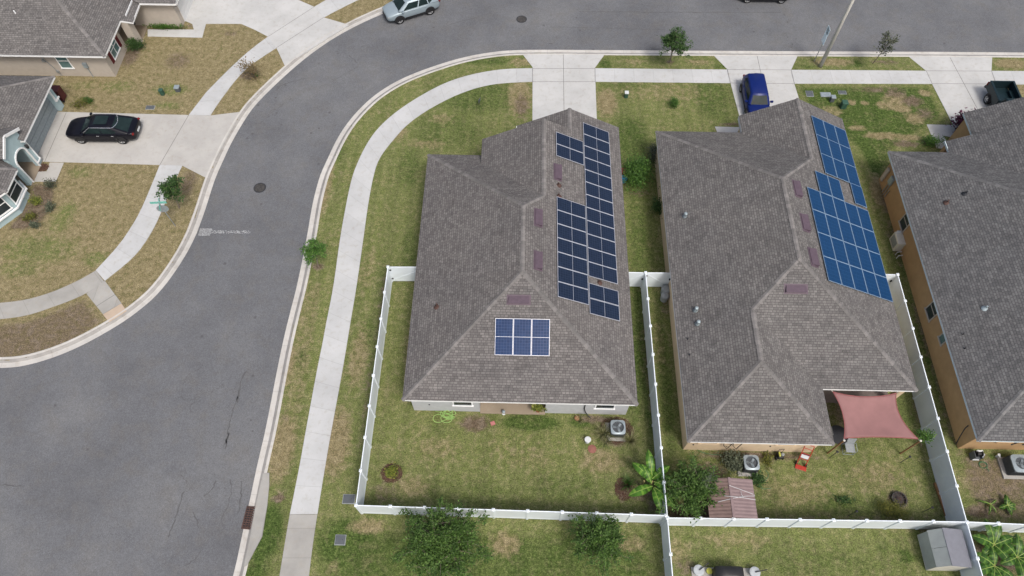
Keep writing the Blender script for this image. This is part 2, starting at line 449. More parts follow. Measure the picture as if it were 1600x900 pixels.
# verge between kerb and pavement round the corner
for c, rx, ry, a in (((-14.03,30.84), .9, 4.5, .75), ((-14.36,23.47), .9, 3.5, .6), ((-14.14,17.11), .9, 2.6, .7), ((-14.13,20.18), .8, 2.4, .5), ((-13.50,11.94), 1.1, 3.0, .85), ((-12.44,37.84), 3, .8, .3), ((-0.21,43.42), 1.5, .7, .6)):
    P_(DRY, c, rx, ry, a)
P_(SOIL_AND_SHADE, (-13.13,9.12), .5, .4, .8); P_(SOIL_AND_SHADE, (-13.33,24.13), .5, .35, .9); P_(SOIL_AND_SHADE, (-13.63,13.85), .5, .7, .35)
P_(LUSH_AND_SHADE, (-13.53,7.33), 1.3, 2.2, 1.0); P_(LUSH_AND_SHADE, (-13.93,5.37), 1.2, 1.4, 1.0); P_(LUSH_AND_SHADE, (-13.35,17.55), .6, 1.0, .7); P_(LUSH_AND_SHADE, (-13.31,33.77), .5, 1.2, .6)
P_(LUSH_AND_SHADE, (-10.85,40.87), 3.5, 1.4, .55, .6); P_(LUSH_AND_SHADE, (-3.00,43.50), 3.5, .8, .6)
# front and side lawn of the corner house
P_(LUSH_AND_SHADE, (-3.83,39.68), 5, 3.0, .55); P_(LUSH_AND_SHADE, (-5.55,36.09), 4.5, 3, .45); P_(LUSH_AND_SHADE, (-8.09,32.70), 1.2, 3.5, .5); P_(LUSH_AND_SHADE, (-7.42,25.61), .9, 3.0, .45)
P_(SOIL_AND_SHADE, (-0.14,38.77), .8, 1.8, .62); P_(DRY, (-0.30,39.76), 1.4, 3.0, .7); P_(DRY, (-9.35,36.00), 1.2, 1.6, .6); P_(DRY, (-6.12,37.34), 1.2, .8, .5); P_(DRY, (-7.11,34.82), 2.5, .6, .5)
P_(DRY, (-9.82,17.63), .9, 3.2, .6); P_(DRY, (-10.44,12.38), 1.2, 3.0, .85); P_(DRY, (-10.02,24.05), .9, 3, .35); P_(LUSH_AND_SHADE, (-9.45,19.38), .7, 2, .4)
P_(SOIL_AND_SHADE, (-8.78,21.68), .35, 4, .45); P_(SOIL_AND_SHADE, (-9.03,15.97), .3, 4, .4); P_(DRY, (-6.54,18.35), .7, 4, .55)  # thin strips west of the fence: its shade painted with the soil weight
# south of the fence
P_(LUSH_AND_SHADE, (-9.10,6.77), 2.3, 2.0, .9); P_(LUSH_AND_SHADE, (-4.23,6.22), 4.5, 1.8, .75); P_(LUSH_AND_SHADE, (3.27,6.39), 4, 1.8, .65); P_(DRY, (-8.01,7.72), 1.6, .6, .7); P_(DRY, (-0.50,6.96), 1.2, 1.0, .7); P_(DRY, (6.04,7.11), 1.6, .7, .55); P_(DRY, (-9.60,5.46), .6, 1, .4)
# back yard of the corner house
P_(LUSH_AND_SHADE, (0.82,13.78), 2.6, .7, .95); P_(LUSH_AND_SHADE, (3.62,13.85), 1.2, .5, .8); P_(LUSH_AND_SHADE, (-4.40,13.28), 1.2, .6, .4); P_(LUSH_AND_SHADE, (-2.35,9.64), 5, 1.4, .35); P_(LUSH_AND_SHADE, (3.00,10.11), 4, 1.3, .4)
P_(SOIL_AND_SHADE, (-2.47,13.63), 1.25, .72, .85); P_(SOIL_AND_SHADE, (4.38,14.06), 1.6, .35, .75); P_(SOIL_AND_SHADE, (5.77,13.32), 1.2, 1.05, 1.1); P_(SOIL_AND_SHADE, (-7.03,10.64), .75, .65, 1.1); P_(SOIL_AND_SHADE, (-7.34,9.53), 1.0, .8, .5)
P_(DRY, (-5.77,9.92), 1.6, .9, .55); P_(DRY, (4.84,11.60), 2.0, 1.1, .6); P_(DRY, (-4.68,12.13), 2.0, 1.0, .45); P_(DRY, (0.83,11.70), 2.4, 1.1, .35); P_(SOIL_AND_SHADE, (6.91,9.85), 1.5, .8, .6); P_(SOIL_AND_SHADE, (5.99,10.00), .6, .8, 1.0); P_(SOIL_AND_SHADE, (7.92,9.17), .9, .5, .8)
area(SOIL_AND_SHADE, [(-8.77,8.45),(8.07,8.42),(8.11,8.97),(-7.63,8.96)], .75, .45); area(SOIL_AND_SHADE, [(8.42,8.43),(24.20,8.44),(24.29,9.02),(8.46,8.94)], .75, .45)  # fence shade on its north side, painted as soil strips
# between the first two houses: lush grass, darkened with the gap's shade
P_(LUSH_AND_SHADE, (7.93,35.77), 2.0, 3.5, .65); P_(LUSH_AND_SHADE, (8.02,26.47), 1.2, 5, .55); P_(SOIL_AND_SHADE, (8.30,30.66), 1.2, .5, .5); P_(SOIL_AND_SHADE, (10.07,33.11), .45, 2.6, 1.0); P_(LUSH_AND_SHADE, (6.86,18.00), .8, 6, .8)
P_(SOIL_AND_SHADE, (7.92,18.02), .4, 6, .45); P_(LUSH_AND_SHADE, (8.88,16.37), .7, 7, .6); P_(SOIL_AND_SHADE, (9.36,22.08), .5, 2.0, .5); P_(DRY, (8.70,18.91), .6, 3, .4)
# front lawn of the second house
P_(DRY, (6.34,39.24), 1.1, 2.0, .9); P_(DRY, (10.91,40.34), 5, 1.6, .42); P_(LUSH_AND_SHADE, (14.31,40.08), 2.2, 3.5, .55); P_(LUSH_AND_SHADE, (8.50,41.17), 3, .8, .4); P_(LUSH_AND_SHADE, (15.05,38.13), 1, 1.5, .5); P_(SOIL_AND_SHADE, (11.38,39.03), .42, .3, .8); P_(SOIL_AND_SHADE, (15.65,37.25), 1.2, .25, .8)
P_(SOIL_AND_SHADE, (11.60,43.68), .5, .35, .7); P_(DRY, (13.72,43.73), 1.6, .5, .6); P_(DRY, (8.66,43.69), 1.6, .5, .5); P_(LUSH_AND_SHADE, (6.37,43.35), .8, .8, .7); P_(LUSH_AND_SHADE, (15.44,43.27), 1, .4, .6)
# between second and third
area(LUSH_AND_SHADE, [(21.04,41.38),(31.54,41.62),(31.57,38.18),(30.12,37.20),(27.25,35.16),(24.93,31.14),(24.24,35.21),(21.52,38.93)], .92, .6)
for c, rx, ry, a in (((28.45,40.07), 1.5, 1.0, .7), ((28.05,39.40), 1.8, .7, .7), ((29.41,38.13), 1.1, .9, .75), ((26.61,36.37), 2.0, .45, .95), ((24.96,39.66), .5, .35, .9), ((25.97,39.62), .5, .3, .9), ((27.07,39.57), .4, .3, .9), ((30.83,40.79), .7, .5, .9), ((28.45,36.23), 1.3, .4, .9), ((28.69,39.09), 1.0, .5, 1.0), ((24.88,37.08), 1.0, .4, .7), ((23.30,38.64), 1.2, 1.0, .55)):
    P_(DRY, c, rx, ry, a)
for c, rx, ry, a in (((29.62,39.90), 1.2, .8, .75), ((26.97,41.04), 1.6, .5, .55), ((28.52,40.74), 1.3, .8, .6), ((30.25,38.60), .9, .8, .6), ((28.06,35.60), 1.5, .5, .7)):
    P_(SOIL_AND_SHADE, c, rx, ry, a)
P_(DRY, (25.16,31.15), .9, 2.2, .9); P_(SOIL_AND_SHADE, (25.56,30.05), .8, 2.5, .6); P_(LUSH_AND_SHADE, (24.98,25.83), .7, 3, .45); P_(SOIL_AND_SHADE, (25.23,26.85), .6, 3, .5); P_(SOIL_AND_SHADE, (25.39,20.16), .5, 5, .6); P_(LUSH_AND_SHADE, (25.12,18.41), .5, 6, .6); P_(SOIL_AND_SHADE, (25.37,15.12), .5, 4, .5)
P_(DRY, (24.36,43.97), 2.6, .6, .75); P_(SOIL_AND_SHADE, (28.67,44.06), 1.8, .4, .55); P_(LUSH_AND_SHADE, (26.09,43.79), 1.2, .6, .8); P_(LUSH_AND_SHADE, (22.25,43.42), 1.0, .35, .6); P_(DRY, (38.48,44.07), 2, .8, .9); P_(DRY, (38.07,41.29), 1.5, 1.0, .8)
P_(SOIL_AND_SHADE, (30.46,35.84), 1.2, .8, .5)
# back yard of the second house
P_(SOIL_AND_SHADE, (13.63,12.09), 5.2, .35, .75); P_(SOIL_AND_SHADE, (10.97,11.19), 1.5, .8, .6); P_(LUSH_AND_SHADE, (10.12,11.72), 1.2, .7, .4); P_(DRY, (15.46,10.04), 3, 1.3, .45); P_(DRY, (20.29,11.04), 2.4, 1.4, .45); P_(LUSH_AND_SHADE, (18.16,9.40), 3.5, .8, .5); P_(SOIL_AND_SHADE, (21.18,9.82), .75, .55, 1.2); P_(SOIL_AND_SHADE, (21.19,11.06), .6, .4, .4); P_(SOIL_AND_SHADE, (19.32,14.98), 1.6, 2.0, .6); P_(SOIL_AND_SHADE, (23.48,15.08), .5, 1.4, .4); P_(LUSH_AND_SHADE, (14.00,9.83), 1.3, .8, .5)
P_(SOIL_AND_SHADE, (9.35,8.69), 1.4, .4, .9); P_(LUSH_AND_SHADE, (22.91,15.06), .8, 1.6, .5)
# south of the second yard
P_(LUSH_AND_SHADE, (15.83,6.35), 7, 1.2, .4); P_(LUSH_AND_SHADE, (20.84,6.78), .6, .5, .9); P_(LUSH_AND_SHADE, (19.76,7.25), .6, .5, .5); P_(DRY, (11.91,7.40), 3, .7, .45); P_(SOIL_AND_SHADE, (9.09,6.04), .8, .8, .55); P_(DRY, (8.76,6.84), 1, 1, .5); P_(SOIL_AND_SHADE, (22.38,8.13), .9, .3, .5); P_(LUSH_AND_SHADE, (17.60,6.71), .5, .4, .6)
# yard of the orange house
area(SOIL_AND_SHADE, [(25.09,12.80),(30.44,12.47),(29.72,8.43),(24.93,8.59)], .58, .6); P_(DRY, (26.72,11.00), 2.6, 1.6, .7); P_(LUSH_AND_SHADE, (27.48,12.29), 1.0, .4, .8); P_(SOIL_AND_SHADE, (25.78,6.89), 3, 1.5, .8); P_(SOIL_AND_SHADE, (25.47,9.22), 1.2, .5, .8)
# opposite block
for c, rx, ry, a in (((-26.70,26.73), 6, 4, .75), ((-30.79,29.90), 4, 2.5, .6), ((-25.57,41.93), 4, 3, .85), ((-22.30,45.62), 2.4, 1.0, .9), ((-26.75,29.99), 1.6, 3, .95), ((-31.37,22.60), 4, 1.6, .7), ((-24.42,23.24), 1.6, 2.2, .8), ((-23.29,30.63), 1, 2.2, .8), ((-20.80,42.04), 2, 1.4, .9), ((-13.90,49.04), 3, 1.5, .95), ((-18.37,50.21), 2, 1, 1.0)):
    P_(DRY, c, rx, ry, a)
for c, rx, ry, a in (((-27.15,39.83), 1.8, .8, .85), ((-31.34,40.08), 1.8, .8, .6), ((-27.11,38.17), 1.6, .5, .7), ((-31.37,28.23), .9, 1.0, .8), ((-32.24,25.06), 3.5, 1.5, .75), ((-31.57,31.59), 1.2, .6, .6), ((-28.16,24.39), 1.1, .8, .75), ((-31.54,27.42), 1.1, 1.4, .7), ((-34.11,40.15), 1.4, .6, .5), ((-32.98,23.54), 2.0, .9, .6)):
    P_(LUSH_AND_SHADE, c, rx, ry, a)
area(SOIL_AND_SHADE, [(-34.80,30.71),(-33.08,30.64),(-32.50,29.58),(-32.54,27.40),(-33.62,26.47),(-35.14,26.44),(-34.68,28.16),(-34.61,29.81)], .85, .4)
area(SOIL_AND_SHADE, [(-34.87,18.81),(-32.77,19.67),(-31.16,19.93),(-29.76,20.61),(-27.97,21.67),(-26.00,19.73),(-27.74,18.00),(-29.89,17.09),(-31.67,16.80),(-33.95,16.58)], .60, .5)
P_(SOIL_AND_SHADE, (-27.45,42.95), 1.5, 1.3, .55); P_(SOIL_AND_SHADE, (-31.36,43.58), 1.0, 1.9, .75); P_(SOIL_AND_SHADE, (-21.44,41.46), 1.0, .6, .9); P_(SOIL_AND_SHADE, (-23.59,30.91), .8, 1.8, .6); P_(SOIL_AND_SHADE, (-23.67,22.05), 1.0, .7, .5); P_(SOIL_AND_SHADE, (-21.95,25.54), .7, .8, .5); P_(SOIL_AND_SHADE, (-25.10,28.10), .6, 1, .4); P_(SOIL_AND_SHADE, (-23.98,46.19), 1.0, .5, .5); P_(SOIL_AND_SHADE, (-27.34,47.03), .8, .25, .5); P_(SOIL_AND_SHADE, (-33.71,38.15), .9, .5, .5); P_(DRY, (-29.17,20.21), .9, .4, 1.0); P_(DRY, (-26.94,19.89), .8, .5, 1.0); P_(SOIL_AND_SHADE, (-34.48,31.99), .6, .35, 1.2); P_(SOIL_AND_SHADE, (-29.14,46.83), 1.6, .35, .9)

area(LUSH_AND_SHADE, [(-11.20,8.40),(-8.74,8.25),(8.05,8.22),(7.58,2.51),(-10.72,2.10)], .62, 1.2)
area(LUSH_AND_SHADE, [(8.54,8.23),(24.16,8.31),(22.58,2.84),(8.03,2.52)], .30, .8)
area(LUSH_AND_SHADE, [(7.04,36.68),(9.38,33.09),(9.32,23.99),(6.80,23.94)], .45, .6); area(LUSH_AND_SHADE, [(6.98,23.46),(8.23,23.49),(8.27,9.18),(7.63,12.41),(6.96,16.32)], .6, .3); area(LUSH_AND_SHADE, [(8.57,23.49),(9.36,22.08),(9.39,12.82),(8.55,12.43)], .5, .3)  # side gaps of the first two houses: lush green doubles as painted shade
area(DRY, [(-8.17,13.58),(7.15,13.54),(7.34,10.93),(-7.78,10.23)], .20, 1.0)
area(DRY, [(10.31,11.72),(23.78,12.03),(23.45,9.52),(13.57,9.30)], .28, 1.0)
area(DRY, [(-14.07,22.99),(-12.69,23.02),(-12.55,15.07),(-13.13,8.36),(-13.99,10.63),(-14.03,15.85)], .42, .3)

W[DRY] = np.where(west, W[DRY]*(1-.62*np.clip(W[LUSH_AND_SHADE]*1.2, 0, 1)), W[DRY]); W[LUSH_AND_SHADE] = np.where(west, W[LUSH_AND_SHADE]*.38, W[LUSH_AND_SHADE])
me = bpy.data.meshes.new('lawn')
idx = np.arange(nx*ny).reshape(ny, nx)
faces = np.stack([idx[:-1, :-1], idx[:-1, 1:], idx[1:, 1:], idx[1:, :-1]], -1).reshape(-1, 4)
keep = ~((gz[faces] < -.2).all(1))
faces = faces[keep]
me.from_pydata(np.stack([gx, gy, gz], 1).tolist(), [], faces.tolist())
ca = me.color_attributes.new('patch', 'FLOAT_COLOR', 'POINT')
ca.data.foreach_set('color', np.stack([W[0], W[1], W[2], np.ones(gx.size)], 1).astype(np.float32).ravel())
me.materials.append(M['lawn'])
lawn_o = bpy.data.objects.new('lawn', me); COL.objects.link(lawn_o); struct(lawn_o)
mb = MB(); mb.poly([(-900, -900, -.34), (900, -900, -.34), (900, 900, -.34), (-900, 900, -.34)])
struct(mb.build('ground', M['earth']))

def strip(name, left, right, mat, z=.026, step=.5):
    n = max(2, int(sum(math.hypot(b[0]-a[0], b[1]-a[1]) for a, b in zip(left, left[1:]))/step))
    l = resample(smooth_line(left), n=n); r = resample(smooth_line(right), n=n)
    m = MB(); s = 0
    for i in range(n-1):
        a, b, c, d = l[i], l[i+1], r[i+1], r[i]
        mid0 = lerp(a, d, .5); mid1 = lerp(b, c, .5); ds = math.hypot(mid1[0]-mid0[0], mid1[1]-mid0[1])
        m.poly([(a[0], a[1], z), (d[0], d[1], z), (c[0], c[1], z), (b[0], b[1], z)], 0, [(s, 0), (s, 1.5), (s+ds, 1.5), (s+ds, 0)])
        for p, q in ((b, a), (d, c)):
            m.poly([(p[0], p[1], z), (q[0], q[1], z), (q[0], q[1], -.1), (p[0], p[1], -.1)], 0, [(.4, 0)]*4)
        s += ds
    for p, q in ((l[0], r[0]), (r[-1], l[-1])):
        m.poly([(p[0], p[1], z), (q[0], q[1], z), (q[0], q[1], -.1), (p[0], p[1], -.1)], 0, [(.4, 0)]*4)
    return struct(m.build(name, mat))
def slab(name, pts, mat, z=.021, joints=(), jw=.035):
    m = MB(); m.prism(pts, -.1, z)
    for a, b in joints:
        t = Vector((b[0]-a[0], b[1]-a[1])).normalized()*jw/2
        m.poly([(a[0]+t.y, a[1]-t.x, z+.005), (b[0]+t.y, b[1]-t.x, z+.005), (b[0]-t.y, b[1]+t.x, z+.005), (a[0]-t.y, a[1]+t.x, z+.005)], 1)
    return struct(m.build(name, [mat, M['joint']]))

# pavement round the corner block: an older stretch in the south, then the pale one
strip('pavement_old_end', [(-12.35,4.46),(-12.35,5.09),(-12.37,6.69),(-12.37,8.24)], [(-10.80,4.50),(-10.80,5.12),(-10.86,6.73),(-10.86,8.27)], M['side_old'])
strip('pavement_around_corner', [(-12.37,8.25),(-12.29,10.67),(-12.28,12.91),(-12.23,16.94),(-12.17,18.55),(-12.16,20.04),(-12.08,22.55),(-12.20,26.28),(-12.18,28.93),(-12.13,31.02),(-11.98,32.47),(-11.45,34.72),(-10.71,36.44),(-9.34,38.24),(-7.54,39.93),(-5.89,41.16),(-4.07,41.99),(-2.21,42.49),(-0.95,42.66),(0.66,42.73)],
      [(-10.86,8.29),(-10.84,10.70),(-10.80,12.95),(-10.67,16.97),(-10.64,20.07),(-10.59,22.58),(-10.62,26.31),(-10.66,29.65),(-10.56,32.21),(-10.36,33.39),(-9.74,34.76),(-8.59,36.81),(-6.93,38.45),(-4.83,39.99),(-2.77,40.88),(-0.92,41.16),(0.67,41.27)], M['side_new'])
strip('pavement_between_first_driveways', [(5.57,42.84),(10.77,42.88),(16.00,42.93)], [(5.54,41.38),(10.75,41.43),(16.01,41.47)], M['side_new'])
strip('pavement_between_second_driveways', [(20.97,43.01),(26.19,43.09),(31.55,43.14)], [(20.96,41.52),(26.12,41.63),(31.62,41.73)], M['side_new'])
strip('pavement_far_east', [(36.67,43.25),(44.23,43.35),(59.21,43.55)], [(36.56,41.80),(44.17,41.90),(58.97,42.09)], M['side_new'])
# pavement round the opposite block
strip('pavement_opposite_north', [(-24.41,39.55),(-23.47,41.56),(-22.39,43.60),(-21.61,44.82),(-20.83,45.84)], [(-22.76,39.93),(-22.49,40.75),(-21.85,42.22),(-21.25,43.02),(-19.91,44.57)], M['side_new'])
strip('pavement_opposite_short', [(-25.16,37.24),(-24.80,38.35),(-24.41,39.55)], [(-23.52,37.23),(-23.20,38.58),(-22.76,39.93)], M['side_new'])
strip('pavement_opposite_bend', [(-26.05,32.42),(-26.12,30.99),(-26.28,28.34),(-26.55,26.95),(-26.97,25.43),(-27.89,23.53)], [(-24.42,32.39),(-24.73,30.03),(-24.85,27.97),(-25.07,26.38),(-25.64,24.57),(-27.05,22.75)], M['side_new'])
strip('pavement_opposite_west', [(-43.87,20.62),(-37.22,20.53),(-33.26,20.95),(-31.62,21.22),(-30.25,21.79),(-29.56,22.21),(-28.70,22.78),(-27.88,23.51)], [(-43.28,19.43),(-36.74,19.40),(-32.82,19.80),(-31.21,20.07),(-29.81,20.74),(-28.82,21.23),(-27.95,21.77),(-27.08,22.70)], M['side_old'])
strip('pavement_north_end', [(-17.66,49.51),(-16.31,50.91),(-15.14,52.25),(-10.32,56.49)], [(-16.66,48.23),(-15.30,49.48),(-14.08,50.47),(-9.56,54.32)], M['side_new'])
# crossing ramp
a, b, c, d = [(-27.95,21.77),(-27.05,22.75),(-25.48,21.12),(-26.42,20.31)]
slab('crossing_ramp', [a, d, c, b], M['side_old'], .024, [(lerp(a, d, .62), lerp(b, c, .62))])
a, b, c, d = [(-26.42,20.29),(-25.47,21.10),(-24.99,20.57),(-25.86,19.76)]
slab('ramp_tactile_end', [a, d, c, b], M['peach'], .022)
# driveways
slab('driveway_first_lot', [(-0.17,44.32),(0.66,42.87),(0.70,37.24),(0.72,34.69),(5.49,34.79),(5.52,37.60),(5.57,42.91),(6.41,44.43)], M['drive'], .021,
     [((0.66,42.69), (5.57,42.80)), ((0.67,41.27), (5.54,41.38)), ((3.10,44.35), (3.07,37.23)), ((0.66,42.73), (0.67,41.27)), ((5.57,42.84), (5.54,41.38))])
slab('driveway_second_lot', [(15.12,44.44),(15.95,43.00),(16.02,41.54),(16.24,38.10),(16.30,34.73),(20.77,34.83),(21.03,40.07),(20.96,41.52),(20.97,43.01),(21.74,44.55)], M['drive'], .021,
     [((15.95,42.93), (20.97,43.00)), ((16.01,41.47), (20.96,41.52)), ((15.95,42.93), (16.01,41.47)), ((20.97,43.00), (20.96,41.52)), ((18.53,44.48), (18.56,37.89))])
slab('driveway_third_lot', [(30.56,44.75),(31.55,43.14),(31.63,41.76),(32.06,37.56),(32.34,35.09),(37.23,35.20),(36.75,39.92),(36.59,41.87),(36.67,43.25),(37.19,44.75)], M['drive'], .021,
     [((31.55,43.14), (36.66,43.22)), ((31.63,41.76), (36.58,41.83)), ((31.55,43.14), (31.63,41.76)), ((36.67,43.25), (36.59,41.87)), ((33.83,44.68), (34.50,37.61))])
slab('entry_walk_second_lot', [(14.29,36.97),(16.33,36.95),(16.37,36.27),(14.43,36.22)], M['drive'], .018)
slab('entry_walk_third_lot', [(30.11,37.54),(32.05,37.52),(32.14,36.18),(31.05,36.47),(31.27,35.25),(30.24,35.23)], M['drive'], .018)
slab('driveway_opposite_lot', [(-34.86,37.34),(-25.16,37.24),(-23.61,37.21),(-21.28,37.65),(-22.51,31.36),(-24.42,32.39),(-26.05,32.42),(-34.86,32.54),(-35.14,32.57),(-35.17,37.40)], M['drive_warm'], .021,
     [((-25.16,37.24), (-26.05,32.42)), ((-34.45,37.29), (-34.43,32.52))])
slab('garage_apron_opposite_lot', [(-35.51,37.39),(-35.17,37.40),(-35.14,32.57),(-35.56,32.56)], M['paver_and_shade'], .02)
slab('entry_walk_opposite_lot', [(-34.04,32.47),(-33.02,32.47),(-33.01,30.75),(-35.16,30.71),(-36.30,32.54),(-34.85,32.51),(-34.81,31.64),(-33.99,31.65)], M['drive_warm'], .018)
slab('driveway_north_lot', [(-28.77,52.62),(-28.00,47.55),(-27.38,47.22),(-23.33,47.31),(-21.97,46.57),(-20.83,45.84),(-19.91,44.57),(-18.89,42.61),(-14.47,47.39),(-16.66,48.23),(-17.66,49.51),(-19.15,50.36),(-23.21,52.74)], M['drive'], .021,
     [((-20.83,45.84), (-17.66,49.51)), ((-19.91,44.57), (-16.66,48.23))])
slab('entry_walk_north_lot', [(-27.41,47.33),(-26.23,47.24),(-26.15,45.61),(-30.61,45.66),(-30.84,46.49),(-27.06,46.54)], M['drive'], .018)

# worn stop line
m = MB()
a, b = (-21.89,26.75,-0.10), (-18.40,26.80,-0.10)
for i in range(60):
    t0 = i/60; dens = 1.0 if t0 < .22 else .72-.35*t0
    for j in (range(8) if i < 14 else range(2, 7)):
        if random.random() > dens: continue
        x = a[0]+(b[0]-a[0])*t0; y = a[1]+(b[1]-a[1])*t0+(j-3.5)*.048*(1.6 if t0 < .25 else 1)
        w = (b[0]-a[0])/60
        m.poly([(x, y, -.095), (x+w*random.uniform(.5, 1.0), y+random.uniform(-.02, .02), -.095), (x+w*random.uniform(.6, 1.05), y+.05, -.095), (x+random.uniform(-.02, .02), y+random.uniform(.03, .06), -.095)])
struct(m.build('stop_line_marking', plain('worn_white_road_paint', (.33, .34, .345), .85, 0, .25, 9)))
# cracks and scuffs with a shape of their own, as the photograph shows them
m = MB()
def crack(pts, w):
    pts = resample(smooth_line(pts, 1), .15)
    pts = [(x+random.uniform(-.05, .05), y+random.uniform(-.05, .05)) for x, y in pts]
    for i in range(len(pts)-1):
        p, q = pts[i], pts[i+1]; t = Vector((q[0]-p[0], q[1]-p[1])).normalized()
        k = w*random.uniform(.5, 1.3)/2
        m.poly([(p[0]+t.y*k, p[1]-t.x*k, -.094), (q[0]+t.y*k, q[1]-t.x*k, -.094), (q[0]-t.y*k, q[1]+t.x*k, -.094), (p[0]-t.y*k, p[1]+t.x*k, -.094)])
for pts, w in (([(-16.57,16.76),(-16.76,15.96),(-16.74,15.34),(-16.66,14.62)], .10), ([(-16.75,15.02),(-16.87,14.01),(-16.83,13.11),(-16.78,11.89)], .06), ([(-16.77,12.84),(-16.77,12.50),(-16.86,12.08)], .11),
               ([(-18.55,9.37),(-18.61,8.60),(-18.67,7.74),(-18.80,6.90)], .06), ([(-17.81,8.27),(-17.48,7.94),(-17.26,7.44)], .06), ([(-16.90,9.98),(-16.97,9.52),(-17.39,9.15)], .06),
               ([(-15.46,10.01),(-15.32,9.55),(-15.28,8.85),(-15.26,8.26)], .06), ([(-16.08,10.07),(-15.86,9.36),(-15.98,8.31),(-16.14,7.90)], .05), ([(-16.79,6.22),(-17.11,5.69),(-17.63,5.46)], .05), ([(-28.96,9.53),(-28.23,9.51),(-27.55,9.46)], .05),
               ([(4.51,49.57),(9.58,49.61),(14.92,49.70),(21.32,49.83)], .05), ([(-14.03,44.01),(-13.62,43.58),(-13.25,43.16)], .05), ([(2.09,47.65),(9.44,47.58),(11.53,47.48)], .04), ([(-14.88,41.09),(-13.78,42.16),(-13.10,42.74)], .04),
               ([(-19.18,39.97),(-18.59,40.80),(-16.94,41.39)], .05), ([(-6.33,47.61),(-5.31,48.18),(-4.01,48.60)], .04)):
    crack(pts, w)
for i in range(46):
    x, y = random.choice([(-19.20,40.11,-0.10), (-14.14,44.81,-0.10), (-19.01,36.51,-0.10), (-7.39,47.59,-0.10), (21.85,46.73,-0.10), (30.92,50.00,-0.10), (-15.80,10.44,-0.10), (-17.37,14.20,-0.10), (-16.08,36.26,-0.10), (3.13,46.31,-0.10)])[:2]
    x += random.gauss(0, 1.2); y += random.gauss(0, 1.0); r0 = random.uniform(.04, .13)
    m.poly([(x+r0*random.uniform(.5, 1.2)*math.cos(k*1.05), y+r0*random.uniform(.4, 1)*math.sin(k*1.05), -.0945) for k in range(6)])
struct(m.build('road_cracks', plain('dark_crack_filler', (.088, .089, .092), .95)))

# storm drain inlet apron beside the kerb
m = MB()
pts = [(-14.65,10.47),(-13.97,10.52),(-13.85,9.92),(-13.72,8.69),(-13.64,6.67),(-14.05,5.30),(-14.25,5.30),(-14.26,6.98),(-14.32,8.67),(-14.28,10.45)]
m.prism([(-14.28,10.45),(-13.93,10.49),(-13.80,9.85),(-13.69,8.69),(-13.65,7.06),(-14.17,5.55),(-14.33,5.48),(-14.29,7.15),(-14.32,8.64)], -.2, .055)
struct(m.build('storm_inlet_apron', M['side_old']))

# ------------------------------------------------------------------ houses
SL = .5
def edge_box(m, a, b, h=.16, t=.03, mi=0):
    """fascia: a strip hung on the roof edge a-b, its top 1 cm below the shingles"""
    a = Vector(a); b = Vector(b); d = (b-a); n = Vector((d.y, -d.x, 0)).normalized()*t; a = a-n*1.3; b = b-n*1.3
    p = [a-n*.2, b-n*.2, b+n, a+n]; up = Vector((0, 0, -.012)); dn = Vector((0, 0, -h))
    m.mesh([tuple(q+up) for q in p]+[tuple(q+dn) for q in p], [(0,1,2,3),(7,6,5,4),(0,4,5,1),(1,5,6,2),(2,6,7,3),(3,7,4,0)], mi)
def roof_part(root, faces, mat, caps, fascias, capmat, trim):
    m = MB()
    for f in faces: m.poly(f)
    roof = m.build('roof', mat, root)
    for a, b in caps:
        m = MB(); a = Vector(a); b = Vector(b); d = (b-a); L = d.length; n = max(1, int(L/.24)); q = d.to_track_quat('X', 'Z').to_matrix()
        for i in range(n):
            c = a+d*((i+.5)/n)+Vector((0, 0, .012+random.uniform(0, .014)))
            hw = .125+random.uniform(-.012, .012); l2 = L/n*.56
            vs = []
            for x, lift in ((-l2, .000), (l2, .022)):
                for y, z in ((-hw, -.055), (0, 0), (hw, -.055)):
                    vs.append(tuple(c+q @ Vector((x, y, z+lift))))
            m.mesh(vs, [(0,3,4,1),(1,4,5,2),(3,0,0) if False else (0,1,2),(5,4,3)])
        m.build('ridge_cap', capmat, roof)
    m = MB()
    for a, b in fascias: edge_box(m, a, b)
    m.build('fascia', trim, root)
    return roof
def walls(root, pts, mat, z1=2.47, name='wall'):
    m = MB(); n = len(pts)
    for i in range(n):
        a, b = pts[i], pts[(i+1) % n]
        m.poly([(a[0], a[1], -.1), (b[0], b[1], -.1), (b[0], b[1], z1), (a[0], a[1], z1)])
    return m.build(name, mat, root)
def soffit(root, pts, z=2.455):
    m = MB(); m.poly([(x, y, z) for x, y in reversed(pts)]); return m.build('soffit', M['soffit'], root)
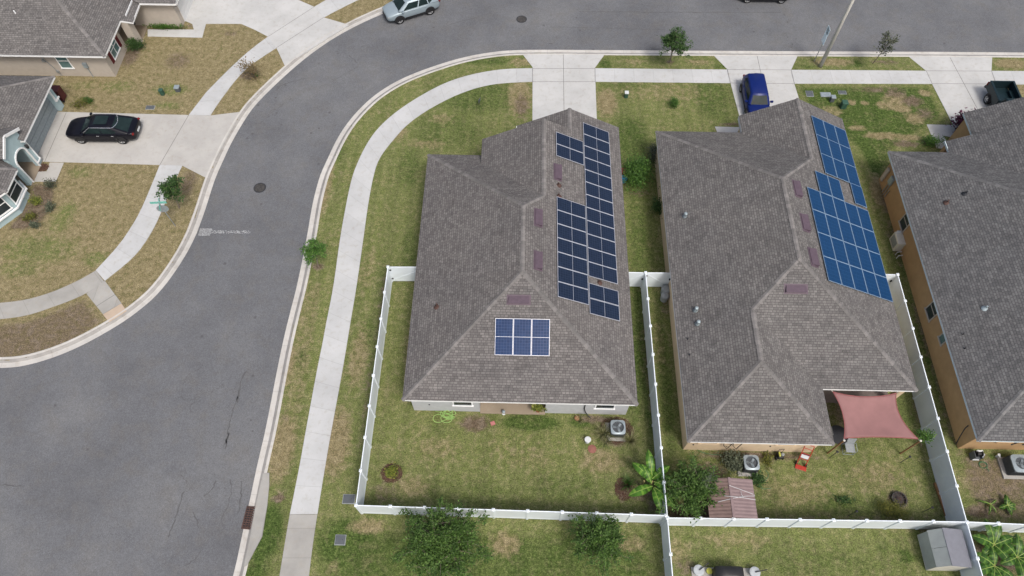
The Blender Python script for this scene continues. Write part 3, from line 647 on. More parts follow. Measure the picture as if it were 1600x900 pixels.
def window(root, c, ang, w, h, split='h', frame=None, pane=None, proud=.045):
    """c: centre on the wall plane; ang: the direction the wall faces"""
    frame = frame or M['trim']; pane = pane or M['pane']
    nx_, ny_ = math.cos(ang), math.sin(ang); ux, uy = -ny_, nx_
    def P(u, z, d): return (c[0]+ux*u+nx_*d, c[1]+uy*u+ny_*d, c[2]+z)
    m = MB(); t = .07
    def bar(u0, u1, z0, z1, d=proud):
        m.mesh([P(u, z, k) for k in (.0, d) for u, z in ((u0, z0), (u1, z0), (u1, z1), (u0, z1))], [(4,5,6,7),(0,1,5,4),(1,2,6,5),(2,3,7,6),(3,0,4,7)])
    bar(-w/2, w/2, h/2-t, h/2); bar(-w/2-.04, w/2+.04, -h/2-.02, -h/2+t, proud+.03); bar(-w/2, -w/2+t, -h/2+t, h/2-t); bar(w/2-t, w/2, -h/2+t, h/2-t)
    if split in 'hx': bar(-w/2+t, w/2-t, -.03, .03, proud-.006)
    if split in 'vx': bar(-.03, .03, -h/2+t, h/2-t, proud-.009)
    f = m.build('window', frame, root)
    m = MB()
    m.mesh([P(-w/2+t, -h/2+t, .02), P(w/2-t, -h/2+t, .02), P(w/2-t, h/2-t, .02), P(-w/2+t, h/2-t, .02)], [(0,1,2,3)])
    m.build('pane', pane, f)
    return f
def garage_door(root, c, ang, w, h=2.1, mat=None):
    nx_, ny_ = math.cos(ang), math.sin(ang); ux, uy = -ny_, nx_
    m = MB()
    for i in range(4):
        z0 = i*h/4+.015; z1 = (i+1)*h/4-.015
        p = [(-w/2, z0), (w/2, z0), (w/2, z1), (-w/2, z1)]
        m.mesh([(c[0]+ux*u+nx_*d, c[1]+uy*u+ny_*d, z+c[2]) for d in (0, .05) for u, z in p], [(4,5,6,7),(0,1,5,4),(1,2,6,5),(2,3,7,6),(3,0,4,7)])
    return m.build('garage_door', mat or M['soffit'], root)
def roof_z_right(xr, X, e=2.6): return e+SL*(xr-X)
def slope_box(m, c, u, v, lu, lv, t, lift=.0, mi=0):
    """box lying on a slope: centre c, unit axes u (along the eave), v (up the slope)"""
    u = Vector(u).normalized(); v = Vector(v).normalized(); n = u.cross(v).normalized()
    if n.z < 0: n = -n
    Mx = Matrix((u, v, n)).transposed()
    m.box(tuple(Vector(c)+n*(lift+t/2)), (lu, lv, t), M=Mx, mi=mi)
def roof_vent(roof, c, u, v, L=1.15, wd=.42):
    m = MB(); u = Vector(u).normalized(); v = Vector(v).normalized(); n = u.cross(v).normalized()
    if n.z < 0: n = -n
    c = Vector(c)
    def q(a, b, k): return tuple(c+u*a+v*b+n*k)
    # a low louvre hood: tapered, tall at its downslope lip
    lo, hi = -wd/2, wd/2; a = L/2
    m.mesh([q(-a, lo, .0), q(a, lo, .0), q(a, hi, .0), q(-a, hi, .0), q(-a, lo, .19), q(a, lo, .19), q(a*.93, hi, .05), q(-a*.93, hi, .05)],
           [(4,5,6,7),(0,4,7,3),(1,2,6,5),(2,3,7,6)], 0)
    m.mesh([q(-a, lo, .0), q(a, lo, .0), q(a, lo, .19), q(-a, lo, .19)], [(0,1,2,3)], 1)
    slope_box(m, q(0, 0, 0), u, v, L+.16, wd+.16, .012, .002, 0)
    return m.build('roof_vent', [M['vent'], M['vent_light']], roof)
def vent_pipe(roof, c, h=.35, r=.05, mat=None, flash=True):
    m = MB(); m.tube([(c[0], c[1], c[2]-.1), (c[0], c[1], c[2]+h)], r, 10)
    if flash: m.lathe((c[0], c[1], c[2]-.05), [(.20, 0), (.16, .06), (r+.02, .16)], 12)
    return m.build('vent_pipe', mat or M['rust'], roof, smooth=False)
RU, RV = (0, 1, 0), (-1, 0, SL)          # east-facing slopes
def rpt(xr, d, Y, e=2.6): return (xr-d/1.118, Y, e+SL*d/1.118)
def lpt(xl, X, Y, e=2.6): return (X, Y, e+SL*(X-xl))

# --- the house on the corner
h1 = thing('house', 'grey stucco corner house with brown hip roof and twenty-six solar panels', 'house', (0, 24, 0), 0, 'single storey houses')
xl, xr, yb, yf, e = -6.42, 6.66, 14.02, 31.65, 2.6
xm = (xl+xr)/2; zr = e+SL*(xr-xl)/2
A = (xm, yb+(xr-xl)/2, zr); B = (xm, yf-(xr-xl)/2, zr)
gx1, gz1, yg1 = 1.36, 5.25, 32.55
C_ = (gx1, B[1]+(gx1-xm), gz1); ex = -2.75; ez = gz1-SL*(gx1-ex); D_ = (ex, yf-(ez-e)/SL, ez)
x2, yg2 = 3.12, 34.35; z2 = e+SL*(xr-x2); x2l = 2*x2-xr
faces = [[(xl, yb, e), (xr, yb, e), A], [(xl, yf, e), (xl, yb, e), A, B], [(ex, yf, e), (xl, yf, e), B, C_, D_],
         [D_, C_, (gx1, yg1, gz1), (ex, yg1, ez)],
         [(xr, yb, e), (xr, yg2, e), (x2, yg2, z2), (x2, yg1, z2), (gx1, yg1, gz1), C_, B, A],
         [(x2l, yg1, e), (x2, yg1, z2), (x2, yg2, z2), (x2l, yg2, e)]]
r1 = roof_part(h1, faces, M['roof_a'], [((xl, yb, e), A), ((xr, yb, e), A), (A, B), ((xl, yf, e), B), (B, C_), (C_, (gx1, yg1, gz1)), ((x2, yg1, z2), (x2, yg2, z2))],
     [((xl, yb, e), (xr, yb, e)), ((xr, yb, e), (xr, yg2, e)), ((ex, yf, e), (xl, yf, e)), ((xl, yf, e), (xl, yb, e)), ((ex, yg1, ez), (ex, yf, ez)),
      ((xr, yg2, e), (x2, yg2, z2)), ((x2, yg2, z2), (x2l, yg2, e)), ((x2l, yg1, e+.0), (x2l, yg2, e)), ((gx1, yg1, gz1), (ex, yg1, ez))], M['cap'], M['trim'])
wl, wr, wb = xl+.33, xr-.30, yb+.36
lx0, lx1 = -2.2, 1.62
w1 = walls(h1, [(wl, wb), (lx0, wb), (lx0, wb+2.2), (lx1, wb+2.2), (lx1, wb), (wr, wb), (wr, yg2-.3), (x2l+.3, yg2-.3), (x2l+.3, yg1-.2), (ex+.3, yg1-.2), (ex+.3, yf-.33), (wl, yf-.33)], M['stucco_grey'])
m = MB()
m.poly([(xr-.02, yg2-.3, e-.12), (x2, yg2-.3, z2-.1), (x2l+.02, yg2-.3, e-.12)][::-1]); m.poly([(wr, yg1-.2, e), (gx1, yg1-.2, gz1-.1), (ex+.3, yg1-.2, ez-.05), (ex+.3, yg1-.2, 2.4), (wr, yg1-.2, 2.4)])
m.poly([(ex+.3, yf-.4, 2.4), (ex+.3, yg1-.2, 2.4), (ex+.3, yg1-.2, ez), (ex+.3, yf-.4, ez)])
m.build('gable_wall', M['stucco_grey'], h1)
soffit(h1, [(xl, yb), (xr, yb), (xr, yg2), (x2l, yg2), (x2l, yf), (xl, yf)])
m = MB(); m.prism([(lx0-.0, wb-.12), (lx1, wb-.12), (lx1, wb+2.2), (lx0, wb+2.2)], -.1, .06); m.build('patio_floor', M['tan_floor'], h1)
m = MB(); m.box((-.3, wb+2.18, 1.05), (1.8, .06, 2.1)); m.build('patio_door', M['pane'], h1)
garage_door(h1, ((x2l+xr)/2+.2, yg2-.3, 0), R(90), 4.7)
window(h1, (-4.6, yf-.33, 1.5), R(90), 1.5, 1.3)
window(h1, (-3.15, wb, 1.62), R(-90), 1.15, 1.3, 'n'); window(h1, (5.0, wb, 1.62), R(-90), 1.15, 1.3, 'n')
m = MB(); m.tube([(3.85, wb-.03, 2.2), (3.85, wb-.06, 1.0), (3.95, wb-.1, .55), (4.25, wb-.35, .3)], .03, 6); m.box((3.83, wb-.05, 1.9), (.16, .1, .24)); m.build('coolant_line', M['dark_metal'], h1)
m = MB(); m.lathe((-5.1, wb, 1.0), [(.05, 0), (.05, .05)], 8); m.build('hose_tap', M['dark_metal'], h1)
for d, Y in ((4.95, 28.5), (6.32, 24.55), (6.32, 21.55)): roof_vent(r1, rpt(xr, d, Y), RU, RV)
yv = yb+5.7/1.118; roof_vent(r1, (-.05, yv, e+SL*5.7/1.118), (1, 0, 0), (0, 1, SL), 1.2)
for X, Y in ((-4.81, 19.5),): vent_pipe(r1, lpt(xl, X, Y))
for d, Y in ((4.9, 27.5), (4.9, 26.65), (2.2, 21.25)): vent_pipe(r1, rpt(xr, d, Y), .25, .04)
H1R = xr

# --- the second house
h2 = thing('house', 'cream house with grey hip roof, blue solar panels and shade sail behind', 'house', (15.8, 24, 0), 0, 'single storey houses')
xl, xr, yb, ywing, yf, xw = 9.22, 22.38, 15.2, 12.0, 34.08, 17.1
hw = (xr-xl)/2; xm = xl+hw; zr = e+SL*hw
A = (xm, yb+hw, zr); B = (xm, yf-hw, zr)
hv = (xw-xl)/2; E_ = (xl+hv, ywing+hv, e+SL*hv); F_ = (xl+hv, yb+hv, e+SL*hv)
gx2 = 18.6; gz2 = e+SL*(xr-gx2); yg = 35.5; C_ = (gx2, B[1]+(gx2-xm), gz2); ex = 15.1; ez = gz2-SL*(gx2-ex); D_ = (ex, yf-(ez-e)/SL, ez)
faces = [[(xl, ywing, e), (xw, ywing, e), E_], [(xw, ywing, e), (xw, yb, e), F_, E_], [(xw, yb, e), (xr, yb, e), A, F_],
         [(xl, yf, e), (xl, ywing, e), E_, F_, A, B], [(ex, yf, e), (xl, yf, e), B, C_, D_], [D_, C_, (gx2, yg, gz2), (ex, yg, ez)],
         [(xr, yb, e), (xr, yg, e), (gx2, yg, gz2), C_, B, A]]
r2 = roof_part(h2, faces, M['roof_b'], [((xl, ywing, e), E_), ((xw, ywing, e), E_), (E_, F_), (F_, A), ((xr, yb, e), A), (A, B), ((xl, yf, e), B), (B, C_), (C_, (gx2, yg, gz2))],
     [((xl, ywing, e), (xw, ywing, e)), ((xw, ywing, e), (xw, yb, e)), ((xw, yb, e), (xr, yb, e)), ((xr, yb, e), (xr, yg, e)), ((xr, yg, e), (gx2, yg, gz2)), ((gx2, yg, gz2), (ex, yg, ez)),
      ((ex, yg, ez), (ex, yf, ez)), ((ex, yf, e), (xl, yf, e)), ((xl, yf, e), (xl, ywing, e))], M['cap'], M['trim'])
w2b = ywing+.36
walls(h2, [(xl+.32, w2b), (xw-.32, w2b), (xw-.32, yb+3.4), (xr-.3, yb+3.4), (xr-.3, yg-.3), (ex+.25, yg-.3), (ex+.25, yf-.33), (xl+.32, yf-.33)], M['stucco_cream'])
m = MB(); m.poly([(xr, yg-.3, e-.1), (gx2, yg-.3, gz2-.1), (ex+.25, yg-.3, ez-.05), (ex+.25, yg-.3, 2.4), (xr, yg-.3, 2.4)]); m.build('gable_wall', M['stucco_cream'], h2)
soffit(h2, [(xl, ywing), (xw, ywing), (xw, yb), (xr, yb), (xr, yg), (ex, yg), (ex, yf), (xl, yf)])
m = MB(); m.prism([(xw-.3, yb+.2), (xr-.3, yb+.2), (xr-.3, yb+3.4), (xw-.3, yb+3.4)], -.1, .05); m.build('patio_floor', M['paver_and_shade'], h2)  # floor colour darkened to paint the deep shade under the patio roof
m = MB(); m.box((xr-.5, yb+.35, 1.2), (.3, .3, 2.5)); m.build('porch_post', M['stucco_cream'], h2)
garage_door(h2, (18.9, yg-.3, 0), R(90), 4.7); window(h2, (11.8, yf-.33, 1.5), R(90), 1.6, 1.3)
window(h2, (10.67,12.20,1.85)[:1]+(w2b, 1.72), R(-90), 1.05, 1.0, 'n', M['stucco_cream'], proud=.03); window(h2, (14.98,12.15,1.85)[:1]+(w2b, 1.72), R(-90), 1.05, 1.0, 'n', M['stucco_cream'], proud=.03)
for u in (1139, 1154):
    m = MB(); x = (u-1080)/223*7.8+9.4; m.tube([(x, w2b-.03, 1.75), (x+.02, w2b-.12, 1.35), (x+.25, w2b-.25, 1.1), (x+.5, w2b-.06, 1.6)], .025, 6)
    m.build('coolant_line', M['dark_metal'], h2)
for x in (9.9, 14.2):
    m = MB(); m.lathe((x, w2b-.02, 1.0), [(.04, 0), (.04, .06)], 8); m.build('hose_tap', M['dark_metal'], h2)
for d, Y in ((6.3, 27.05), (6.28, 24.55), (6.22, 22.15)): roof_vent(r2, rpt(xr, d, Y), RU, RV)
roof_vent(r2, (15.6, yb+5.0, e+SL*5.0), (1, 0, 0), (0, 1, SL), 1.2)
for X, Y in ((10.36, 26.47), (10.33, 19.74), (10.35, 18.85)):
    p = lpt(xl, X, Y); m = MB(); m.lathe((p[0], p[1], p[2]-.06), [(.17, 0), (.13, .12), (.11, .3), (.12, .31), (.1, .4), (.03, .42)], 12); m.build('vent_pipe', M['lead'], r2, smooth=True)
for X, Y in ((9.75, 18.0), (9.75, 17.0)): vent_pipe(r2, lpt(xl, X, Y), .12, .04, M['dark_metal'], False)
H2R = xr

# --- the orange house at the east edge
h3 = thing('house', 'orange stucco house with dark grey roof at the right edge', 'house', (31, 24, 0), 0, 'single storey houses')
xl, xr, yb, yf = 24.9, 38.1, 12.4, 32.62
hw = (xr-xl)/2; xm = xl+hw; zr = e+SL*hw; A = (xm, yb+hw, zr); B = (xm, yf-hw, zr)
gx3 = 33.6; yg1 = 33.62; ez = 2.62; ex = 28.98; gz3 = ez+SL*(gx3-ex); C_ = (gx3, B[1]+(gx3-xm), zr-SL*(gx3-xm))
D_ = (ex, yf-.04, ez)
x3 = 34.6; z3 = e+SL*(xr-x3); x3l = 31.05; z3l = z3-SL*(x3-x3l); yg3 = 36.28
faces = [[(xl, yb, e), (xr, yb, e), A], [(xl, yf, e), (xl, yb, e), A, B], [(ex, yf, e), (xl, yf, e), B, C_, D_], [D_, C_, (gx3, yg1, C_[2]), (ex, yg1, C_[2]-SL*(gx3-ex))],
         [(xr, yb, e), (xr, yg3, e), (x3, yg3, z3), (x3, yg1, z3), (gx3, yg1, C_[2]), C_, B, A], [(x3l, yg1-1.5, z3l), (x3, yg1-1.5, z3), (x3, yg3, z3), (x3l, yg3, z3l)]]
r3 = roof_part(h3, faces, M['roof_c'], [((xl, yb, e), A), ((xr, yb, e), A), (A, B), ((xl, yf, e), B), (B, C_), (C_, (gx3, yg1, C_[2])), ((x3, yg1, z3), (x3, yg3, z3))],
     [((xl, yb, e), (xr, yb, e)), ((xr, yb, e), (xr, yg3, e)), ((ex, yf, e), (xl, yf, e)), ((xl, yf, e), (xl, yb, e)), ((ex, yg1, ez), (ex, yf, ez)),
      ((xr, yg3, e), (x3, yg3, z3)), ((x3, yg3, z3), (x3l, yg3, z3l)), ((x3l, yg3, z3l), (x3l, yg1, z3l))], M['cap_c'], M['trim_blue'])
wl = xl+.42; wb = yb+.38
walls(h3, [(wl, wb), (xr-.4, wb), (xr-.4, yg3-.3), (x3l+.15, yg3-.3), (x3l+.15, yg1-.3), (31.0, yg1-.3), (31.0, yf-.35), (wl, yf-.35)], M['stucco_orange'])
m = MB(); m.poly([(xr, yg3-.3, 2.4), (xr, yg3-.3, e-.1), (x3, yg3-.3, z3-.1), (x3l+.15, yg3-.3, z3l-.05), (x3l+.15, yg3-.3, 2.4)]); m.poly([(38, yg1-.25, 2.4), (gx3, yg1-.25, C_[2]-.1), (ex+.1, yg1-.25, ez-.05), (ex+.1, yg1-.25, 2.4)])
m.poly([(x3l+.15, yg1-.3, 2.4), (x3l+.15, yg3-.3, 2.4), (x3l+.15, yg3-.3, z3l), (x3l+.15, yg1-.3, z3l)][::-1]); m.build('gable_wall', M['stucco_orange'], h3)
soffit(h3, [(xl, yb), (xr, yb), (xr, yg3), (x3l, yg3), (x3l, yg1), (ex, yg1), (ex, yf), (xl, yf)])
m = MB(); m.box((ex+.25, yg1-.3, 1.2), (.3, .3, 2.5)); m.build('porch_post', M['stucco_orange'], h3)
garage_door(h3, (34.8, yg3-.3, 0), R(90), 4.7)
for Y, t in ((27.55, 'h'), (20.95, 'h')): window(h3, (wl, Y, 1.55), R(180), .95, 1.35, t, M['stucco_orange'] if False else M['stucco_beige'], M['pane'])
window(h3, (wl, 18.95, 1.75), R(180), .62, .9, 'n', M['stucco_beige'], M['teal_pane'])
window(h3, (27.3, wb, 1.75), R(-90), 1.1, .9, 'n', M['stucco_orange'])
m = MB(); m.box((wl-.09, 31.0, 1.45), (.16, .42, .62)); m.build('meter_box', M['lead'], h3, bevel=.02)
m = MB(); m.box((wl-.09, 31.9, 1.0), (.12, .3, 1.2)); m.build('service_panel', M['stucco_beige'], h3, bevel=.02)
m = MB()
for Y, z0, z1 in ((31.1, .1, 1.2), (30.85, .1, 1.2), (30.6, .2, .9)): m.tube([(wl-.06, Y, z0), (wl-.06, Y, z1)], .035, 6)
m.build('conduit', M['grey_metal'], h3)
m = MB(); m.tube([(wl-.05, 13.6, 1.6), (wl-.15, 13.5, 1.4), (wl-.2, 13.2, .8), (wl-.1, 13.0, .1)], .03, 6); m.build('coolant_line', M['dark_metal'], h3)
for a, b in (((29.0, wb-.06, 1.8), (28.2, wb-.1, 1.2)), ((27.9, wb-.06, 1.7), (27.6, wb-.1, 1.2))):
    m = MB(); m.tube([a, b], .035, 6); m.build('coolant_line', M['dark_metal'], h3)
for X, Y, mt in ((26.92, 27.59, M['rust']), (27.91, 27.94, M['dark_metal']), (26.99, 19.99, M['lead'])): vent_pipe(r3, lpt(xl, X, Y), .25, .05, mt)
for X, Y in ((25.66, 18.6), (25.55, 17.72)): vent_pipe(r3, lpt(xl, X, Y), .14, .035, M['dark_metal'], False)

# --- the pale blue house across the bend
h4 = thing('house', 'pale blue house with arched porch and bay window across the bend', 'house', (-40, 33, 0), 0, 'single storey houses')
yn, xe = 38.4, -34.28; ys = 26.3; xw_ = -49.0; hw = (yn-ys)/2; zr = e+SL*hw; N_ = (xe-hw, yn-hw, zr); N2 = (xw_, yn-hw, zr)
yp = 32.2; xs = -35.9
faces = [[(xe, yn, e), (xw_, yn, e), N2, N_],
         [(xe, yp, e), (xe, yn, e), N_, (N_[0], N_[1]-.001, zr), (xs, yp-1.2, e+SL*(xe-xs)), (xs, yp, e+SL*(xe-xs))],
         [(xw_, ys, e), (-35.35, ys, e), (-35.35, ys+.9, e+.45), N_, N2]]
bay = [(-35.15, 30.55), (-33.85, 29.75), (-33.85, 27.9), (-35.3, 26.2)]
BZ = (-38.2, 28.8, 4.15)
for a, b in zip(bay, bay[1:]): faces.append([(b[0], b[1], e), (a[0], a[1], e), BZ][::-1] if False else [(b[0], b[1], e), (a[0], a[1], e), BZ])
faces.append([(-35.15, 30.55, e), (-36.4, 31.4, e+.35), (-38.4, 31.0, 4.2), BZ])
faces.append([(-35.35, ys+.9, e+.535), (xs, yp-1.2, e+SL*(xe-xs)), N_])
r4 = roof_part(h4, faces, M['roof_b'], [((xe, yn, e), N_), (N_, N2), ((bay[1][0], bay[1][1], e), BZ), ((bay[2][0], bay[2][1], e), BZ)],
     [((xe, yn, e), (xw_, yn, e)), ((xe, yp, e), (xe, yn, e))]+[((b[0], b[1], e), (a[0], a[1], e)) for a, b in zip(bay, bay[1:])], M['cap'], M['trim'])
gxw = -34.86
walls(h4, [(gxw, 32.45), (gxw, 32.75), (gxw-.35, 32.75), (gxw-.35, 37.45), (gxw, 37.45), (gxw, 38.0), (xw_, 38.0), (xw_, 26.6), (-35.5, 26.6), (-34.42, 28.05), (-34.42, 29.6), (-35.1, 30.2), (-36.6, 30.3), (-36.6, 32.45)], M['stucco_blue'])
m = MB(); m.box((gxw-.1, 35.1, 2.32), (.2, 4.7, .42)); m.build('garage_lintel', M['stucco_blue'], h4)
garage_door(h4, (gxw-.35, 35.1, 0), 0, 4.7, 2.1, M['pale_metal'])
soffit(h4, [(xe, yn), (xw_, yn), (xw_, ys), (-35.3, ys), (-33.85, 27.9), (-33.85, 29.75), (-35.15, 30.55), (-36.4, 31.4), (-36.4, yp), (xe, yp)])
# arched porch front with its own little gable
ax = -34.62; y0, y1 = 30.35, 32.6; top = 3.2
m = MB(); n = 14; cy, rr, spring = 31.4, .72, 1.75
arc = [(cy+rr*math.cos(math.pi*i/n), spring+rr*.9*math.sin(math.pi*i/n)) for i in range(n+1)]
for xq, flip in ((ax, False), (ax-.28, True)):
    L_ = [(y1, -.1), (y1, top), (cy+rr*0, top+.62), (y0, top), (y0, -.1)]
    fs = [[(cy+rr, -.1), (y1, -.1), (y1, top), (cy+rr, spring)], [(y0, -.1), (cy-rr, -.1), (cy-rr, spring), (y0, top)]]
    fs += [[arc[i], (y1, top) if i < n/2 else (y0, top), arc[i+1]][::-1] if True else 0 for i in range(n)]
    fs += [[arc[n//2], (y1, top), (cy, top+.62), (y0, top)]]
    for f in fs:
        q = [(xq, a, b) for a, b in f]; m.poly(q[::-1] if flip else q)
prof = [(cy+rr, -.1)]+arc+[(cy-rr, -.1)]
for a, b in zip(prof, prof[1:]): m.poly([(ax, a[0], a[1]), (ax-.28, a[0], a[1]), (ax-.28, b[0], b[1]), (ax, b[0], b[1])])
for ya, s in ((y1, 1), (y0, -1)): m.poly([(ax, ya, -.1), (ax-.28, ya, -.1), (ax-.28, ya, top), (ax, ya, top)][::s])
m.build('porch_arch', M['stucco_blue'], h4)
m = MB()
pts = [(ax+.03, a, b) for a, b in prof]
for a, b in zip(pts, pts[1:]): m.bar(a, b, .06, .11)
m.bar((ax+.03, y1-.06, .4), (ax+.03, y1-.06, top-.5), .05, .12); m.bar((ax+.1, y1-.55, .42), (ax+.1, y1-.02, .42), .05, .1)
m.bar((ax+.12, y1+.22, top-.06), (ax+.12, cy, top+.72), .05, .2); m.bar((ax+.12, y0-.22, top-.06), (ax+.12, cy, top+.72), .05, .2)
m.build('porch_trim', M['trim'], h4)
m = MB()
for yy in (y1+.25, y0-.25): m.poly([(ax+.1, yy, top-.02), (ax+.1, cy, top+.74), (ax-2.2, cy, top+.74), (ax-2.2, yy, top-.02)][::(1 if yy > cy else -1)])
m.build('porch_roof', M['roof_b'], h4)
m = MB(); m.prism([(ax-.3, y0), (ax+.05, y0), (ax+.05, y1), (ax-2, y1), (ax-2, y0)], -.1, .05); m.build('porch_floor', M['tan_floor'], h4)
m = MB(); m.lathe((ax+.12, y1-.3, 1.75), [(.03, -.02), (.09, .02), (.11, .26), (.13, .28), (.03, .38)], 8); m.box((ax+.05, y1-.3, 2.05), (.12, .05, .05)); m.build('porch_lantern', M['black'], h4)
m = MB(); m.box((gxw-.02, 33.2, 2.0), (.1, .12, .2)); m.build('wall_lamp', M['black'], h4)
window(h4, (-34.42, 28.82, 1.55), 0, 1.35, 1.5, 'h'); window(h4, (-34.96, 27.32, 1.55), R(-37), 1.35, 1.5, 'h')
m = MB()
for a, b in (((-34.36, 28.0), (-34.36, 29.68)), ((-35.46, 26.5), (-34.36, 28.02)), ((-34.38, 29.65), (-35.1, 30.3))): m.bar((a[0], a[1], .62), (b[0], b[1], .62), .12, .1)
m.build('bay_sill', M['trim'], h4)
m = MB()
for a, b in (((-34.36, 28.0), (-34.36, 29.68)), ((-35.46, 26.5), (-34.36, 28.02)), ((-34.38, 29.65), (-35.1, 30.3))): m.bar((a[0], a[1], 2.38), (b[0], b[1], 2.38), .06, .1)
m.build('bay_trim', M['trim'], h4)
m = MB(); m.box((-34.7, 37.72, 2.2), (.3, .55, .05)); m.bar((-34.8, 37.55, .9), (-34.8, 37.55, 2.4), .1, .1); m.bar((-34.8, 37.55, .9), (-34.8, 38.05, .9), .1, .1); m.build('corner_trim', M['trim'], h4)

# --- the beige house in the far corner
h5 = thing('house', 'beige house with maroon shutters beside the pale blue house', 'house', (-38, 46, 0), 0, 'single storey houses')
xe, ys = -31.25, 40.5; hw = 6.2; zr = e+SL*hw; xw_ = -50.0; yt = 52.9
Nn = (xe-hw, ys+hw, zr)
yg = 46.42; xg = -27.45; px_ = -30.35
faces = [[(xw_, ys, e), (xe, ys, e), Nn, (xw_, ys+hw, zr)], [(xe, ys, e), (xe, 44.46, e), (px_, 44.46, e-.0), (px_, yg+.2, e), (xe-hw*.0-.9, yg+.2, e+.45), (xe-.9-.001, yt, e+.45), (Nn[0], yt, zr), Nn]]
faces[1] = [(xe, ys, e), (xe, yt, e), Nn]; faces.append([(xe, yt, e), (xw_, yt, e), (xw_, ys+hw, zr), Nn])
faces.append([(xe, 44.4, e+.015), (px_, 44.4, e-.16), (px_, 47.0, e-.16), (xe, 47.0, e+.015)])
gr_ = 3.4
faces += [[(-30.3, yg, e), (xg, yg, e), (xg, yg+gr_, e+SL*gr_), (-34.5, yg+gr_, e+SL*gr_), (-31.4, yg+.4, e+.2)], [(xg, yg+gr_*2, e), (-34.5, yg+gr_*2, e), (-34.5, yg+gr_, e+SL*gr_), (xg, yg+gr_, e+SL*gr_)]]
r5 = roof_part(h5, faces, M['roof_b'], [((xe, ys, e), Nn)], [((xw_, ys, e), (xe, ys, e)), ((xe, ys, e), (xe, 44.4, e)), ((xe, 44.4, e), (px_, 44.4, e-.16)), ((px_, 44.4, e-.16), (px_, yg, e-.1)), ((px_, yg, e), (xg, yg, e)), ((xg, yg, e), (xg, yg+gr_, e+SL*gr_)), ((xe+.35, 44.9, e+.15), (xe+.35, 47.5, e+.15))], M['cap'], M['trim'])
wx = -31.85; wy = 41.1
walls(h5, [(xw_, wy), (wx, wy), (wx, 44.3), (wx-1.2, 44.3), (wx-1.2, 46.9), (-28.05, 46.9), (-28.05, yt), (xw_, yt)], M['stucco_beige'])
m = MB(); m.prism([(-31.45, 44.45), (-30.85, 44.45), (-30.85, 45.15), (-31.45, 45.15)], -.1, 2.44); m.build('porch_column', M['stucco_beige'], h5)
m = MB(); m.poly([(-28.05, 46.9, 2.4), (-28.05, 46.9+2*gr_-.9, 2.4), (-28.05, yg+gr_, e+SL*gr_-.1)]); m.build('gable_wall', M['stucco_beige'], h5)
m = MB(); m.prism([(-33, 44.3), (-30.9, 44.3), (-30.9, 46.9), (-33, 46.9)], -.1, .05); m.build('porch_floor', M['tan_floor'], h5)
soffit(h5, [(xw_, ys), (xe, ys), (xe, 44.4), (px_, 44.4), (px_, yg), (xg, yg), (xg, yt), (xw_, yt)], 2.43)
garage_door(h5, (-28.05, 49.9, 0), 0, 4.8, 2.1, M['soffit'])
window(h5, (wx, 42.75, 1.5), 0, 1.35, 1.45, 'x', None, M['teal_pane'])
for Y in (41.85, 43.65):
    m = MB(); m.box((wx+.03, Y, 1.5), (.05, .32, 1.5)); m.build('shutter', M['maroon_paint'], h5)
window(h5, (-35.15, wy, 1.55), R(-90), .95, 1.5, 'h', None, M['teal_pane'])
m = MB(); m.box((-33.6, wy-.08, 1.2), (.3, .16, .42)); m.tube([(-33.6, wy-.06, 0), (-33.6, wy-.06, 1.0)], .03, 6); m.build('meter_box', M['pale_metal'], h5)
m = MB(); m.tube([(-36.0, wy-.06, .1), (-36.7, wy-.06, 2.4)], .03, 6); m.box((-36.6, wy-.07, 1.6), (.22, .12, .2)); m.box((-36.1, wy-.07, .5), (.2, .1, .2)); m.build('conduit', M['grey_metal'], h5)
for p in ((px_-.05, 44.6), (-27.75, 46.8)):
    m = MB(); m.box((p[0], p[1], 2.2), (.12, .12, .2)); m.build('eave_lamp', M['black'], h5)
for px, mt in (((-38.12,43.35,3.00), M['trim']), ((-36.96,44.51,3.60), M['dark_metal'])):
    zz = e+SL*(px[1]-ys); vent_pipe(r5, (px[0], px[1], zz), .22, .05, mt, False)

# ------------------------------------------------------------------ solar panels: every panel is a thing
def panel_mats():
    t = NT('solar_cells_black'); uv = t.coord('UV')
    def cells(t, nxs, nys, base, base2, line, lw):
        sp = t.n('ShaderNodeSeparateXYZ'); t.l(t.coord('UV'), sp.inputs[0])
        def g(s, k):
            a = t.math('PINGPONG', t.math('MULTIPLY', s, k), .5)
            return t.ramp(a, [(lw, 1), (lw*1.8, 0)])
        grid = t.math('MAXIMUM', g(sp.outputs['X'], nxs), g(sp.outputs['Y'], nys))
        cell = t.n('ShaderNodeTexWhiteNoise', _noise_dimensions='2D')
        cx = t.n('ShaderNodeCombineXYZ'); t.l(t.math('FLOOR', t.math('MULTIPLY', sp.outputs['X'], nxs)), cx.inputs[0]); t.l(t.math('FLOOR', t.math('MULTIPLY', sp.outputs['Y'], nys)), cx.inputs[1]); t.l(cx.outputs[0], cell.inputs['Vector'])
        c = t.mix(cell.outputs['Value'], base, base2)
        return t.mix(t.math('MULTIPLY', grid, .8), c, line)
    M['pv_dark'] = t.done(cells(t, 6, 12, (.009, .016, .034), (.012, .021, .045), (.035, .048, .08), .035), .22, 0, .16)
    t = NT('solar_cells_navy'); M['pv_navy'] = t.done(cells(t, 6, 12, (.005, .022, .075), (.008, .030, .095), (.045, .075, .16), .03), .22, 0, .15)
    t = NT('solar_cells_blue'); M['pv_blue'] = t.done(cells(t, 6, 10, (.006, .034, .095), (.008, .042, .115), (.020, .062, .15), .04), .3, 0, .10)
panel_mats()
M['pv_frame'] = plain('anodised_frame', (.50, .52, .58), .4, .3, .04)
M['pv_frame_dark'] = plain('dull_anodised_frame', (.26, .36, .48), .4, .3, .05)
